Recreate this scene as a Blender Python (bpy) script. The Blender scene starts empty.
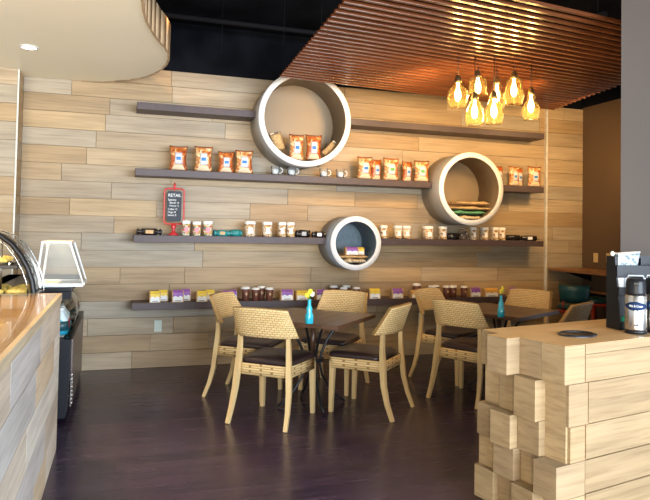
import bpy, bmesh, math, random
from mathutils import Vector, Matrix
from math import sin, cos, pi, radians
SC = bpy.context.scene
COL = SC.collection
random.seed(7)

# ------------------------------------------------------------------ camera, world, lights
cam = bpy.data.cameras.new('camera'); camo = bpy.data.objects.new('camera', cam); COL.objects.link(camo)
YAW, PITCH, ROLL, FPX = 0.3141, 0.0306, 0.0182, 625.56
r0 = Vector((cos(YAW), -sin(YAW), 0)); f0 = Vector((sin(YAW), cos(YAW), 0)); u0 = Vector((0, 0, 1))
f1 = f0*cos(PITCH) + u0*sin(PITCH); u1 = u0*cos(PITCH) - f0*sin(PITCH)
r2 = r0*cos(ROLL) + u1*sin(ROLL); u2 = u1*cos(ROLL) - r0*sin(ROLL)
camo.matrix_world = Matrix(((r2.x, u2.x, -f1.x, 0), (r2.y, u2.y, -f1.y, 0), (r2.z, u2.z, -f1.z, 1.43), (0, 0, 0, 1)))
cam.sensor_width = 36; cam.lens = FPX*36/650; cam.shift_y = -37.8/650; cam.clip_start = 0.05
SC.camera = camo
SC.view_settings.view_transform = 'Standard'; SC.view_settings.look = 'None'
SC.view_settings.gamma = 1.0; SC.view_settings.use_curve_mapping = False
SC.view_settings.exposure = 0.50

w = bpy.data.worlds.new('daylight'); SC.world = w; w.use_nodes = True
w.node_tree.nodes['Background'].inputs[0].default_value = (0.80, 0.88, 1.0, 1)
w.node_tree.nodes['Background'].inputs[1].default_value = .95

def area(name, loc, target, sx, sy, power, color):
    l = bpy.data.lights.new(name, 'AREA'); l.shape = 'RECTANGLE'; l.size = sx; l.size_y = sy
    l.energy = power; l.color = color
    o = bpy.data.objects.new(name, l); COL.objects.link(o); o.location = loc
    o.rotation_euler = (Vector(target)-Vector(loc)).to_track_quat('-Z', 'Y').to_euler(); return o
def spot(name, loc, target, power, color, ang=60, blend=.8, rad=.04):
    l = bpy.data.lights.new(name, 'SPOT'); l.energy = power; l.color = color; l.spot_size = radians(ang)
    l.spot_blend = blend; l.shadow_soft_size = rad
    o = bpy.data.objects.new(name, l); COL.objects.link(o); o.location = loc
    o.rotation_euler = (Vector(target)-Vector(loc)).to_track_quat('-Z', 'Y').to_euler(); return o
area('window_daylight', (3.5, -3.5, 1.7), (1.5, 6, .4), 6.5, 2.0, 930, (0.74, 0.86, 1.0))
area('soffit_fill', (-2.0, -1.8, .8), (-.7, 4.6, 2.9), 3.2, 1.5, 340, (1.0, 0.88, 0.66))  # added unseen fill, aimed upward to brighten the soffit
WARM = (1.0, 0.61, 0.26)
for x in (-.6, .2):
    spot('wall_washer', (x, 5.0, 3.45), (x+.1, 6.69, 2.3), 34, WARM, 85)
for x in (2.6, 3.75, 4.9):
    spot('wall_washer', (x, 4.95, 2.80), (x+.1, 6.69, 2.3), 78, WARM, 95, .8, .16)
spot('case_lamp', (-1.1, 5.2, 2.8), (-.9, 4.7, 1.0), 190, WARM, 80)
spot('counter_lamp', (-.9, 3.2, 2.8), (-.75, 3.1, 1.0), 110, WARM, 80)
spot('station_lamp', (2.7, 2.9, 2.8), (2.4, 2.8, .9), 25, (1, .8, .55), 80)
spot('bar_lamp', (5.3, 5.2, 2.85), (5.3, 6.6, 1.6), 22, WARM, 80)

# ------------------------------------------------------------------ materials
def new_mat(name):
    m = bpy.data.materials.new(name); m.use_nodes = True
    nt = m.node_tree; b = nt.nodes['Principled BSDF']; return m, nt, b
def N(nt, t, **k):
    n = nt.nodes.new(t)
    for a, v in k.items():
        if a in n.inputs: n.inputs[a].default_value = v
        else: setattr(n, a, v)
    return n
def c4(c): return (c[0], c[1], c[2], 1)
def ramp(nt, stops):
    n = nt.nodes.new('ShaderNodeValToRGB'); e = n.color_ramp.elements
    e[0].position, e[0].color = stops[0][0], c4(stops[0][1])
    e[1].position, e[1].color = stops[-1][0], c4(stops[-1][1])
    for p, c in stops[1:-1]:
        q = e.new(p); q.color = c4(c)
    return n
def plain(name, col, rough=.5, metal=0, noise=.12, nscale=20, bump=0, spec=.5, coat=0):
    m, nt, b = new_mat(name)
    tc = N(nt, 'ShaderNodeTexCoord'); no = N(nt, 'ShaderNodeTexNoise'); no.inputs['Scale'].default_value = nscale
    nt.links.new(tc.outputs['Object'], no.inputs['Vector'])
    r = ramp(nt, [(.3, [x*(1-noise) for x in col]), (.7, [min(1, x*(1+noise)) for x in col])])
    nt.links.new(no.outputs['Fac'], r.inputs['Fac']); nt.links.new(r.outputs['Color'], b.inputs['Base Color'])
    b.inputs['Roughness'].default_value = rough; b.inputs['Metallic'].default_value = metal
    b.inputs['Specular IOR Level'].default_value = spec; b.inputs['Coat Weight'].default_value = coat
    if bump:
        bp = N(nt, 'ShaderNodeBump'); bp.inputs['Strength'].default_value = bump
        nt.links.new(no.outputs['Fac'], bp.inputs['Height']); nt.links.new(bp.outputs['Normal'], b.inputs['Normal'])
    return m
def plank_mat(name, pal, axis='X', rough=.55, grain=1.0, spec=.4, coat=0):
    """pal: list of colours chosen by the plank's own tone attribute"""
    m, nt, b = new_mat(name); L = nt.links.new
    at = N(nt, 'ShaderNodeAttribute'); at.attribute_name = 'tone'
    sp = N(nt, 'ShaderNodeSeparateColor'); L(at.outputs['Color'], sp.inputs[0])
    tc = N(nt, 'ShaderNodeTexCoord')
    off = N(nt, 'ShaderNodeVectorMath'); off.operation = 'MULTIPLY'; off.inputs[1].default_value = (37, 37, 37)
    L(at.outputs['Color'], off.inputs[0])
    ad = N(nt, 'ShaderNodeVectorMath'); ad.operation = 'ADD'; L(tc.outputs['Object'], ad.inputs[0]); L(off.outputs[0], ad.inputs[1])
    mp = N(nt, 'ShaderNodeMapping')
    sc = {'X': (2.2, 9, 60), 'Y': (9, 2.2, 60), 'Z': (9, 9, 2.2)}[axis]
    mp.inputs['Scale'].default_value = sc; L(ad.outputs[0], mp.inputs[0])
    no = N(nt, 'ShaderNodeTexNoise'); no.inputs['Scale'].default_value = 1.0; no.inputs['Detail'].default_value = 5
    no.inputs['Distortion'].default_value = .6; L(mp.outputs[0], no.inputs['Vector'])
    mp2 = N(nt, 'ShaderNodeMapping'); sc2 = {'X': (1.0, 2.5, 7), 'Y': (2.5, 1.0, 7), 'Z': (3.5, 3.5, .7)}[axis]
    mp2.inputs['Scale'].default_value = sc2; L(ad.outputs[0], mp2.inputs[0])
    n2 = N(nt, 'ShaderNodeTexNoise'); n2.inputs['Scale'].default_value = 1.4; n2.inputs['Detail'].default_value = 3; L(mp2.outputs[0], n2.inputs['Vector'])
    k = len(pal); r = ramp(nt, [(i/(k-1), pal[i]) for i in range(k)]); L(sp.outputs[0], r.inputs['Fac'])
    g = ramp(nt, [(.30, (1-.20*grain, 1-.23*grain, 1-.26*grain)), (.50, (1-.03*grain,)*3), (.70, (1+.07*grain,)*3)]); L(no.outputs['Fac'], g.inputs['Fac'])
    mx = N(nt, 'ShaderNodeMix'); mx.data_type = 'RGBA'; mx.blend_type = 'MULTIPLY'; mx.inputs[0].default_value = 1
    L(r.outputs['Color'], mx.inputs[6]); L(g.outputs['Color'], mx.inputs[7])
    g2 = ramp(nt, [(.32, (.84, .83, .82)), (.60, (1.05, 1.05, 1.05))]); L(n2.outputs['Fac'], g2.inputs['Fac'])
    mx2 = N(nt, 'ShaderNodeMix'); mx2.data_type = 'RGBA'; mx2.blend_type = 'MULTIPLY'; mx2.inputs[0].default_value = 1
    L(mx.outputs[2], mx2.inputs[6]); L(g2.outputs['Color'], mx2.inputs[7])
    L(mx2.outputs[2], b.inputs['Base Color'])
    b.inputs['Roughness'].default_value = rough; b.inputs['Specular IOR Level'].default_value = spec; b.inputs['Coat Weight'].default_value = coat
    bp = N(nt, 'ShaderNodeBump'); bp.inputs['Strength'].default_value = .12; bp.inputs['Distance'].default_value = .01
    L(no.outputs['Fac'], bp.inputs['Height']); L(bp.outputs['Normal'], b.inputs['Normal'])
    return m
def weave_mat(name, ca, cb, scale=1.0, cross=(.36, .21, .07)):
    m, nt, b = new_mat(name); L = nt.links.new
    uv = N(nt, 'ShaderNodeUVMap')
    br = N(nt, 'ShaderNodeTexBrick'); br.inputs['Scale'].default_value = scale
    br.inputs['Color1'].default_value = c4(ca); br.inputs['Color2'].default_value = c4(cb); br.inputs['Mortar'].default_value = c4(cross)
    br.inputs['Mortar Size'].default_value = .0026; br.inputs['Mortar Smooth'].default_value = .5
    br.inputs['Brick Width'].default_value = .036; br.inputs['Row Height'].default_value = .0175
    L(uv.outputs[0], br.inputs['Vector']); L(br.outputs['Color'], b.inputs['Base Color'])
    bp = N(nt, 'ShaderNodeBump'); bp.inputs['Strength'].default_value = .6; bp.inputs['Distance'].default_value = .004; bp.invert = True
    L(br.outputs['Fac'], bp.inputs['Height']); L(bp.outputs['Normal'], b.inputs['Normal'])
    b.inputs['Roughness'].default_value = .55
    return m
def cells_mat(name, stops, scale=60, rough=.4):
    m, nt, b = new_mat(name); L = nt.links.new
    tc = N(nt, 'ShaderNodeTexCoord'); v = N(nt, 'ShaderNodeTexVoronoi'); v.inputs['Scale'].default_value = scale
    L(tc.outputs['Object'], v.inputs['Vector']); sp = N(nt, 'ShaderNodeSeparateColor'); L(v.outputs['Color'], sp.inputs[0])
    r = ramp(nt, stops); r.color_ramp.interpolation = 'CONSTANT'; L(sp.outputs[0], r.inputs['Fac']); L(r.outputs['Color'], b.inputs['Base Color'])
    b.inputs['Roughness'].default_value = rough
    return m
def glass_mat(name, tint, refl=.18, rough=.03):
    m, nt, b = new_mat(name); L = nt.links.new; nt.nodes.remove(b)
    out = [n for n in nt.nodes if n.type == 'OUTPUT_MATERIAL'][0]
    t = N(nt, 'ShaderNodeBsdfTransparent'); t.inputs[0].default_value = c4(tint)
    g = N(nt, 'ShaderNodeBsdfGlossy'); g.inputs['Roughness'].default_value = rough
    lw = N(nt, 'ShaderNodeLayerWeight'); lw.inputs['Blend'].default_value = refl
    no = N(nt, 'ShaderNodeTexNoise'); no.inputs['Scale'].default_value = 30
    bp = N(nt, 'ShaderNodeBump'); bp.inputs['Strength'].default_value = .15; L(no.outputs['Fac'], bp.inputs['Height']); L(bp.outputs['Normal'], g.inputs['Normal'])
    mx = N(nt, 'ShaderNodeMixShader'); L(lw.outputs['Fresnel'], mx.inputs[0]); L(t.outputs[0], mx.inputs[1]); L(g.outputs[0], mx.inputs[2])
    L(mx.outputs[0], out.inputs[0]); return m
def emit_mat(name, col, s):
    m, nt, b = new_mat(name); b.inputs['Base Color'].default_value = c4(col)
    b.inputs['Emission Color'].default_value = c4(col); b.inputs['Emission Strength'].default_value = s; return m

M = {}
TAN = [(.40, .275, .145), (.33, .23, .125), (.43, .305, .165), (.34, .265, .175), (.36, .305, .225), (.46, .335, .195)]
M['wall'] = plank_mat('reclaimed_oak_planks', TAN, 'X')
M['counter'] = plank_mat('washed_oak_planks', [(.62, .52, .40), (.50, .46, .42), (.66, .60, .50), (.42, .40, .38), (.60, .46, .30)], 'Y')
M['blocks'] = plank_mat('pale_oak_blocks', [(.37, .255, .13), (.43, .305, .165), (.32, .22, .115), (.40, .285, .165)], 'X', rough=.5, grain=1.1)
M['station_top'] = plank_mat('golden_oak_top', [(.62, .40, .19), (.58, .37, .18)], 'X', rough=.35)
M['counter_top'] = plank_mat('amber_counter_top', [(.58, .38, .17), (.52, .33, .14)], 'Y', rough=.13, spec=.6, coat=.5)
M['counter_edge'] = plank_mat('pale_counter_edge', [(.60, .50, .34), (.58, .46, .30)], 'Y', rough=.4)
M['slat'] = plank_mat('cherry_slat_wood', [(.125, .038, .013), (.155, .048, .016), (.105, .031, .011)], 'X', rough=.24, spec=.7)
M['fascia'] = plank_mat('fascia_veneer', [(.50, .36, .22), (.46, .34, .2)], 'Z', rough=.5, grain=.35)
M['live_edge'] = plank_mat('bar_top_wood', [(.30, .13, .05), (.22, .09, .035)], 'Y', rough=.35)
M['table_wood'] = plank_mat('dark_walnut_planks', [(.10, .052, .032), (.13, .068, .04), (.085, .046, .03)], 'X', rough=.28, spec=.5)
M['blond'] = plank_mat('blond_wood', [(.78, .56, .27), (.74, .52, .24)], 'Z', rough=.4, grain=.35)
M['shelf'] = plain('umber_shelf_paint', (.062, .040, .040), .5, noise=.1)
M['soffit'] = plain('cream_soffit_paint', (.92, .87, .70), .4, noise=.02, nscale=1.5)
M['black_ceiling'] = plain('black_ceiling_paint', (.006, .007, .010), 1, noise=.4, nscale=3, spec=.05)
M['duct'] = plain('black_duct_paint', (.008, .008, .010), .8, spec=.15)
M['brown_wall'] = plain('brown_wall_paint', (.12, .072, .036), .7, noise=.05, nscale=2)
M['grey_wall'] = plain('taupe_grey_wall_paint', (.060, .041, .028), .7, noise=.04, nscale=2)
M['bead'] = plain('white_corner_bead', (.60, .58, .52), .35)
M['bead_bright'] = M['bead']
M['black'] = plain('black_plastic', (.010, .010, .012), .35, spec=.25)
M['blackmetal'] = plain('black_metal', (.02, .02, .024), .3, metal=.3)
M['steel'] = plain('brushed_steel', (.50, .47, .43), .26, metal=1, noise=.05, nscale=60)
M['leather'] = plain('dark_brown_leather', (.035, .020, .020), .32, bump=.1, nscale=80)
M['weave'] = weave_mat('woven_rattan', (.88, .64, .31), (.78, .54, .24))
M['weave_pale'] = M['weave']
M['ringgrey'] = plain('taupe_metallic_drum', (.32, .30, .275), .4, metal=.3, noise=.03, nscale=2)
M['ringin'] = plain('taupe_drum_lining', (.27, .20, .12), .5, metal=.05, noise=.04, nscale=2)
M['ringin_daylit'] = plain('daylight_tinted_drum_lining', (.12, .17, .21), .45)  # bluish daylight painted into the smallest drum's lining colour
M['ringout_daylit'] = plain('daylight_tinted_drum_shell', (.22, .24, .27), .45)  # same cool daylight tint put into that drum's shell colour
M['rim'] = plain('white_ring_rim', (.82, .81, .80), .4, noise=.02)
M['teal_glass'] = plain('turquoise_glass', (.03, .48, .62), .12, noise=.05, coat=.5)
M['yellow'] = plain('yellow_petal', (.90, .74, .05), .6)
M['white_petal'] = plain('white_petal', (.85, .85, .7), .6)
M['stem'] = plain('green_stem', (.12, .3, .05), .6)
M['white'] = plain('white_print', (.84, .84, .82), .5, noise=.03)
M['white_plastic'] = plain('white_plastic', (.80, .79, .76), .35, noise=.03)
M['kraft'] = plain('kraft_card', (.55, .34, .15), .6)
M['label_yellow'] = plain('yellow_label', (.85, .60, .06), .5)
M['label_purple'] = plain('purple_label', (.28, .10, .42), .5)
M['label_orange'] = plain('orange_label', (.80, .42, .08), .5)
M['cupbrown'] = plain('brown_paper_cup', (.12, .035, .018), .45)
M['red'] = plain('red_enamel', (.55, .03, .03), .3)
M['chalk'] = plain('slate_chalkboard', (.035, .042, .055), .7)
M['teal_pack'] = plain('teal_foil', (.02, .22, .22), .3, noise=.4, nscale=60)
M['black_foil'] = plain('black_foil', (.015, .012, .012), .25, noise=.3, bump=.3, nscale=60)
M['blue_mark'] = plain('blue_print', (.04, .22, .60), .5)
M['green_mark'] = plain('green_print', (.12, .42, .08), .5)
M['ivory'] = plain('ivory_plastic', (.68, .50, .24), .4, noise=.02)
M['pale_green_plate'] = plain('pale_outlet_plastic', (.56, .62, .52), .4, noise=.02)
M['teal_vinyl'] = plain('teal_vinyl', (.010, .060, .072), .4)
M['red_wood'] = plain('red_painted_wood', (.36, .035, .025), .4)
M['brass'] = plain('antique_brass', (.22, .14, .06), .35, metal=.8)
def amber_mat():
    m = glass_mat('amber_glass', (.995, .955, .80), .10); nt = m.node_tree; L = nt.links.new
    out = [n for n in nt.nodes if n.type == 'OUTPUT_MATERIAL'][0]; src = out.inputs[0].links[0].from_socket
    tr = N(nt, 'ShaderNodeBsdfTranslucent'); tr.inputs[0].default_value = (1.0, .78, .38, 1)
    mx = N(nt, 'ShaderNodeMixShader'); mx.inputs[0].default_value = .012; L(src, mx.inputs[1]); L(tr.outputs[0], mx.inputs[2]); L(mx.outputs[0], out.inputs[0])
    return m
M['amber'] = amber_mat()
M['clear'] = glass_mat('clear_glass', (.96, .97, .96), .12)
_nt = M['clear'].node_tree; _out = [n for n in _nt.nodes if n.type == 'OUTPUT_MATERIAL'][0]; _src = _out.inputs[0].links[0].from_socket
_d = N(_nt, 'ShaderNodeBsdfDiffuse'); _d.inputs[0].default_value = (.9, .92, .95, 1); _mx = N(_nt, 'ShaderNodeMixShader'); _mx.inputs[0].default_value = .06
_nt.links.new(_src, _mx.inputs[1]); _nt.links.new(_d.outputs[0], _mx.inputs[2]); _nt.links.new(_mx.outputs[0], _out.inputs[0])
M['caseglass'] = glass_mat('case_glass', (.94, .96, .95), .16, .05)
M['bulb'] = emit_mat('glowing_filament', (1.0, .70, .30), 40)
M['downlight'] = emit_mat('downlight_glow', (1.0, .93, .80), 14)
M['green_net'] = plain('green_net', (.02, .35, .20), .5)
M['navy'] = plain('navy_label', (.006, .022, .075), .6, spec=.2)
M['dough'] = plain('golden_pastry', (.88, .55, .12), .5, noise=.3, nscale=40, bump=.2)
M['burlap'] = plain('burlap', (.50, .33, .15), .8, noise=.4, nscale=60, bump=.4)
M['burlap_green'] = plain('green_printed_burlap', (.10, .30, .15), .8, noise=.5, nscale=50, bump=.4)
M['burlap_pale'] = cells_mat('coarse_pale_sack', [(0, (.55, .42, .25)), (.45, (.35, .26, .16)), (.7, (.70, .60, .42))], 70, .8)
M['bag_orange'] = cells_mat('orange_foil', [(0, (.42, .10, .02)), (.45, (.50, .17, .035)), (.70, (.62, .38, .17)), (.82, (.25, .045, .012))], 45, .28)
M['bag_gold'] = cells_mat('gold_foil', [(0, (.50, .20, .05)), (.35, (.62, .38, .16)), (.65, (.72, .56, .34)), (.85, (.34, .07, .02))], 45, .28)
M['bag_label'] = plain('bluish_white_label', (.55, .58, .64), .5, noise=.03)
M['bag_base'] = plain('pale_gold_base', (.72, .56, .38), .35, noise=.15)
M['bag_brown'] = plain('copper_foil', (.30, .09, .025), .3, metal=.4, noise=.4, nscale=25)
M['candy'] = cells_mat('mixed_sweets', [(0, (.62, .52, .38)), (.35, (.36, .16, .05)), (.55, (.68, .62, .52)), (.75, (.50, .30, .08)), (.88, (.12, .06, .035))], 65)
M['candy_red'] = cells_mat('red_sweets', [(0, (.60, .50, .34)), (.3, (.42, .06, .04)), (.5, (.66, .60, .50)), (.7, (.44, .30, .07)), (.88, (.06, .16, .15))], 55)
M['speckle'] = cells_mat('spotted_wrap', [(0, (.06, .035, .03)), (.5, (.60, .50, .36)), (.75, (.12, .08, .05))], 50)
M['products'] = cells_mat('cold_drinks_print', [(0, (.02, .25, .36)), (.3, (.60, .68, .70)), (.5, (.30, .10, .14)), (.65, (.05, .40, .50)), (.82, (.03, .04, .06))], 26, .25)
M['cups_print'] = cells_mat('leaf_print_sleeves', [(0, (.26, .30, .35)), (.5, (.36, .39, .43)), (.75, (.07, .10, .11))], 70)
M['gingham'] = plain('grey_paper', (.40, .42, .44), .6)
M['cooler_panel'] = plain('bronze_grille_panel', (.12, .09, .08), .35, metal=.3)

def floor_material():
    m, nt, b = new_mat('dark_floor_planks'); L = nt.links.new
    tc = N(nt, 'ShaderNodeTexCoord'); br = N(nt, 'ShaderNodeTexBrick')
    br.inputs['Scale'].default_value = 1; br.inputs['Brick Width'].default_value = 1.25; br.inputs['Row Height'].default_value = .125
    br.inputs['Mortar Size'].default_value = .0016; br.offset = .37; br.inputs['Mortar Smooth'].default_value = .3
    br.inputs['Color1'].default_value = (.026, .017, .040, 1); br.inputs['Color2'].default_value = (.048, .030, .062, 1); br.inputs['Mortar'].default_value = (.012, .007, .008, 1)
    L(tc.outputs['Object'], br.inputs['Vector'])
    mp = N(nt, 'ShaderNodeMapping'); mp.inputs['Scale'].default_value = (2, 30, 1); L(tc.outputs['Object'], mp.inputs[0])
    no = N(nt, 'ShaderNodeTexNoise'); no.inputs['Scale'].default_value = 1.2; no.inputs['Detail'].default_value = 5; L(mp.outputs[0], no.inputs['Vector'])
    g = ramp(nt, [(.3, (.68, .68, .68)), (.7, (1.35, 1.3, 1.3))]); L(no.outputs['Fac'], g.inputs['Fac'])
    mx = N(nt, 'ShaderNodeMix'); mx.data_type = 'RGBA'; mx.blend_type = 'MULTIPLY'; mx.inputs[0].default_value = 1
    L(br.outputs['Color'], mx.inputs[6]); L(g.outputs['Color'], mx.inputs[7]); L(mx.outputs[2], b.inputs['Base Color'])
    rr = N(nt, 'ShaderNodeMapRange'); rr.inputs['To Min'].default_value = .16; rr.inputs['To Max'].default_value = .34; L(no.outputs['Fac'], rr.inputs['Value'])
    L(rr.outputs[0], b.inputs['Roughness'])
    bp = N(nt, 'ShaderNodeBump'); bp.inputs['Strength'].default_value = .25; bp.inputs['Distance'].default_value = .003; bp.invert = True
    L(br.outputs['Fac'], bp.inputs['Height'])
    bp2 = N(nt, 'ShaderNodeBump'); bp2.inputs['Strength'].default_value = .07; bp2.inputs['Distance'].default_value = .004
    L(no.outputs['Fac'], bp2.inputs['Height']); L(bp.outputs['Normal'], bp2.inputs['Normal']); L(bp2.outputs['Normal'], b.inputs['Normal'])
    b.inputs['Specular IOR Level'].default_value = .5
    return m
M['floor'] = floor_material()

# ------------------------------------------------------------------ mesh helpers
class MB:
    """collects shapes into one mesh"""
    def __init__(s):
        s.bm = bmesh.new(); s.tone = s.bm.loops.layers.float_color.new('tone'); s.uv = s.bm.loops.layers.uv.new('UVMap'); s.t = (0, 0, 0, 1)
    def newtone(s, a=None):
        s.t = (random.random() if a is None else a, random.random(), random.random(), 1); return s
    def _tone(s, fs):
        for f in fs:
            for l in f.loops: l[s.tone] = s.t
    def face(s, vs, smooth=False):
        f = s.bm.faces.new(vs); f.smooth = smooth
        for l in f.loops: l[s.tone] = s.t
        return f
    def box(s, c, d, rz=0, bev=0, rot=None):
        hx, hy, hz = d[0]/2, d[1]/2, d[2]/2
        mt = (rot or Matrix.Rotation(rz, 3, 'Z'))
        t = bmesh.new(); bmesh.ops.create_cube(t, size=1)
        for v in t.verts: v.co = Vector((v.co.x*d[0], v.co.y*d[1], v.co.z*d[2]))
        if bev: bmesh.ops.bevel(t, geom=t.edges[:], offset=bev, segments=2, affect='EDGES', profile=.6)
        mp = {v: s.bm.verts.new(mt @ v.co + Vector(c)) for v in t.verts}
        for f in t.faces: s.face([mp[v] for v in f.verts])
        t.free(); return s
    def prism(s, pts, axis, a, b, smooth=False):
        """pts 2D polygon; axis the extruded axis; the other two keep order"""
        def P(p, h):
            return {'X': (h, p[0], p[1]), 'Y': (p[0], h, p[1]), 'Z': (p[0], p[1], h)}[axis]
        A = [s.bm.verts.new(P(p, a)) for p in pts]; B = [s.bm.verts.new(P(p, b)) for p in pts]
        n = len(pts); s.face(A); s.face(B[::-1])
        for i in range(n): s.face([A[i], B[i], B[(i+1) % n], A[(i+1) % n]], smooth)
        return s
    def tube(s, pts, r, n=8, closed=False, flat=None):
        """swept round (or rectangular: flat=(w,d)) bar; r a number or one per point"""
        pts = [Vector(p) for p in pts]; rs = r if isinstance(r, (list, tuple)) else [r]*len(pts)
        rings = []; up = Vector((0, 0, 1)); prevx = None
        for i, p in enumerate(pts):
            if closed: d = pts[(i+1) % len(pts)]-pts[i-1]
            else: d = pts[min(i+1, len(pts)-1)]-pts[max(i-1, 0)]
            d.normalize()
            if prevx is None:
                x = d.cross(up)
                if x.length < .2: x = d.cross(Vector((0, 1, 0)))
            else: x = prevx - d*prevx.dot(d)
            x.normalize(); prevx = x; y = d.cross(x)
            ring = []
            for k in range(n):
                a = 2*pi*(k+.5)/n
                ring.append(s.bm.verts.new(p + (x*cos(a)+y*sin(a))*rs[i]))
            rings.append(ring)
        m = len(rings)
        for i in range(m if closed else m-1):
            A, B = rings[i], rings[(i+1) % m]
            for k in range(n): s.face([A[k], A[(k+1) % n], B[(k+1) % n], B[k]], n > 4)
        if not closed: s.face(rings[0][::-1]); s.face(rings[-1])
        return s
    def lathe(s, prof, c=(0, 0, 0), n=24, sq=1.0, axis='Z', cap=True, sy=1.0):
        """prof list of (r,z). sq<1 gives a squarer plan"""
        rings = []
        for r, z in prof:
            ring = []
            for k in range(n):
                a = 2*pi*k/n; ca, sa = cos(a), sin(a)
                if sq != 1: ca = math.copysign(abs(ca)**sq, ca); sa = math.copysign(abs(sa)**sq, sa)
                p = (r*ca, r*sa*sy, z)
                if axis == 'X': p = (z, r*ca, r*sa)
                if axis == 'Y': p = (r*ca, z, r*sa)
                ring.append(s.bm.verts.new(Vector(c)+Vector(p)))
            rings.append(ring)
        for A, B in zip(rings, rings[1:]):
            for k in range(n): s.face([A[k], A[(k+1) % n], B[(k+1) % n], B[k]], True)
        if cap: s.face(rings[0][::-1]); s.face(rings[-1])
        return s
    def sheet(s, fn, nu, nv, th=0.0, uvs=(1, 1), nrm=None):
        """parametric surface fn(u,v), optional thickness along nrm(u,v)"""
        def grid(off):
            return [[s.bm.verts.new(Vector(fn(i/nu, j/nv)) + (Vector(nrm(i/nu, j/nv))*off if off else Vector())) for j in range(nv+1)] for i in range(nu+1)]
        def quad(vs, uvq, sm=True):
            f = s.face(vs, sm)
            for l, q in zip(f.loops, uvq): l[s.uv].uv = (q[0]*uvs[0], q[1]*uvs[1])
        A = grid(0)
        for i in range(nu):
            for j in range(nv):
                q = [(i/nu, j/nv), ((i+1)/nu, j/nv), ((i+1)/nu, (j+1)/nv), (i/nu, (j+1)/nv)]
                quad([A[i][j], A[i+1][j], A[i+1][j+1], A[i][j+1]], q)
        if th:
            B = grid(th)
            for i in range(nu):
                for j in range(nv):
                    q = [(i/nu, j/nv), (i/nu, (j+1)/nv), ((i+1)/nu, (j+1)/nv), ((i+1)/nu, j/nv)]
                    quad([B[i][j], B[i][j+1], B[i+1][j+1], B[i+1][j]], q)
            for i in range(nu):
                for j in (0, nv): quad([A[i][j], B[i][j], B[i+1][j], A[i+1][j]] if j == 0 else [A[i][j], A[i+1][j], B[i+1][j], B[i][j]], [(0, 0)]*4, False)
            for j in range(nv):
                for i in (0, nu): quad([A[i][j], A[i][j+1], B[i][j+1], B[i][j]] if i == 0 else [A[i][j], B[i][j], B[i][j+1], A[i][j+1]], [(0, 0)]*4, False)
        return s
    def build(s, name, mat, parent=None, loc=None, rz=0, fix=True):
        if fix: bmesh.ops.recalc_face_normals(s.bm, faces=s.bm.faces[:])
        me = bpy.data.meshes.new(name); s.bm.to_mesh(me); s.bm.free(); me.materials.append(mat)
        o = bpy.data.objects.new(name, me); COL.objects.link(o)
        if parent: o.parent = parent
        if loc: o.location = loc
        if rz: o.rotation_euler.z = rz
        return o
def tag(o, label=None, cat=None, group=None, kind=None):
    if label: o['label'] = label
    if cat: o['category'] = cat
    if group: o['group'] = group
    if kind: o['kind'] = kind
    return o
def thing(name, label, cat, loc, rz=0, group=None):
    o = bpy.data.objects.new(name, None); COL.objects.link(o); o.location = loc; o.rotation_euler = (0, 0, rz)
    o.empty_display_size = .05
    return tag(o, label, cat, group)
def struct(name, mb, mat, label=None):
    o = mb.build(name, mat); o['kind'] = 'structure'
    if label: o['label'] = label
    return o
def dup(root, loc, rz, label, group=None, scale=None):
    r = root.copy(); COL.objects.link(r); r.location = loc; r.rotation_euler = (0, 0, rz); r['label'] = label
    if group: r['group'] = group
    if scale: r.scale = scale
    for ch in list(root.children):
        q = ch.copy(); COL.objects.link(q); q.parent = r
        for g in ch.children:
            d = g.copy(); COL.objects.link(d); d.parent = q
    return r
def recolor(root, mp):
    """a copy with materials of its own: own mesh data for the recoloured parts"""
    for ch in root.children_recursive:
        if ch.name.split('.')[0] in mp:
            ch.data = ch.data.copy(); ch.data.materials[0] = mp[ch.name.split('.')[0]]

# ------------------------------------------------------------------ setting
D = 6.69
def planks(mb, x0, x1, z0, z1, rowh, place, seed, lmin=.55, lmax=1.9, th=.014, gap=.0016):
    """place(a,b,z,zz) -> adds one plank from a to b"""
    rnd = random.Random(seed); z = z0
    while z < z1-.01:
        zz = min(z+rowh, z1); a = x0 - rnd.random()*.5
        while a < x1-.02:
            b = a + rnd.uniform(lmin, lmax)
            if b > x1-.15: b = x1
            aa = max(a, x0)
            if b-aa > .02:
                mb.t = (rnd.random(), rnd.random(), rnd.random(), 1)
                place(aa+gap, b-gap, z+gap, zz-gap)
            a = b
        z = zz
mb = MB(); mb.box((2.4, 3.0, -.05), (16, 14, .1)); struct('floor', mb, M['floor'], 'dark glossy wooden plank floor')
mb = MB(); mb.t = (.2, .5, .5, 1); mb.box((2.35, D+.055, 1.54), (6.7, .07, 3.08))
planks(mb, -.944, 5.69, 0, 3.08, .1715, lambda a, b, z, zz: mb.box(((a+b)/2, D+.01, (z+zz)/2), (b-a, .022, zz-z), bev=.0015), 11)
struct('wall_back', mb, M['wall'], 'back wall of horizontal oak planks')
mb = MB(); mb.box((2.4, D+.06, 3.36), (7.0, .1, .56)); struct('wall_back_upper', mb, M['black_ceiling'], 'black strip of wall above the planks')
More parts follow.
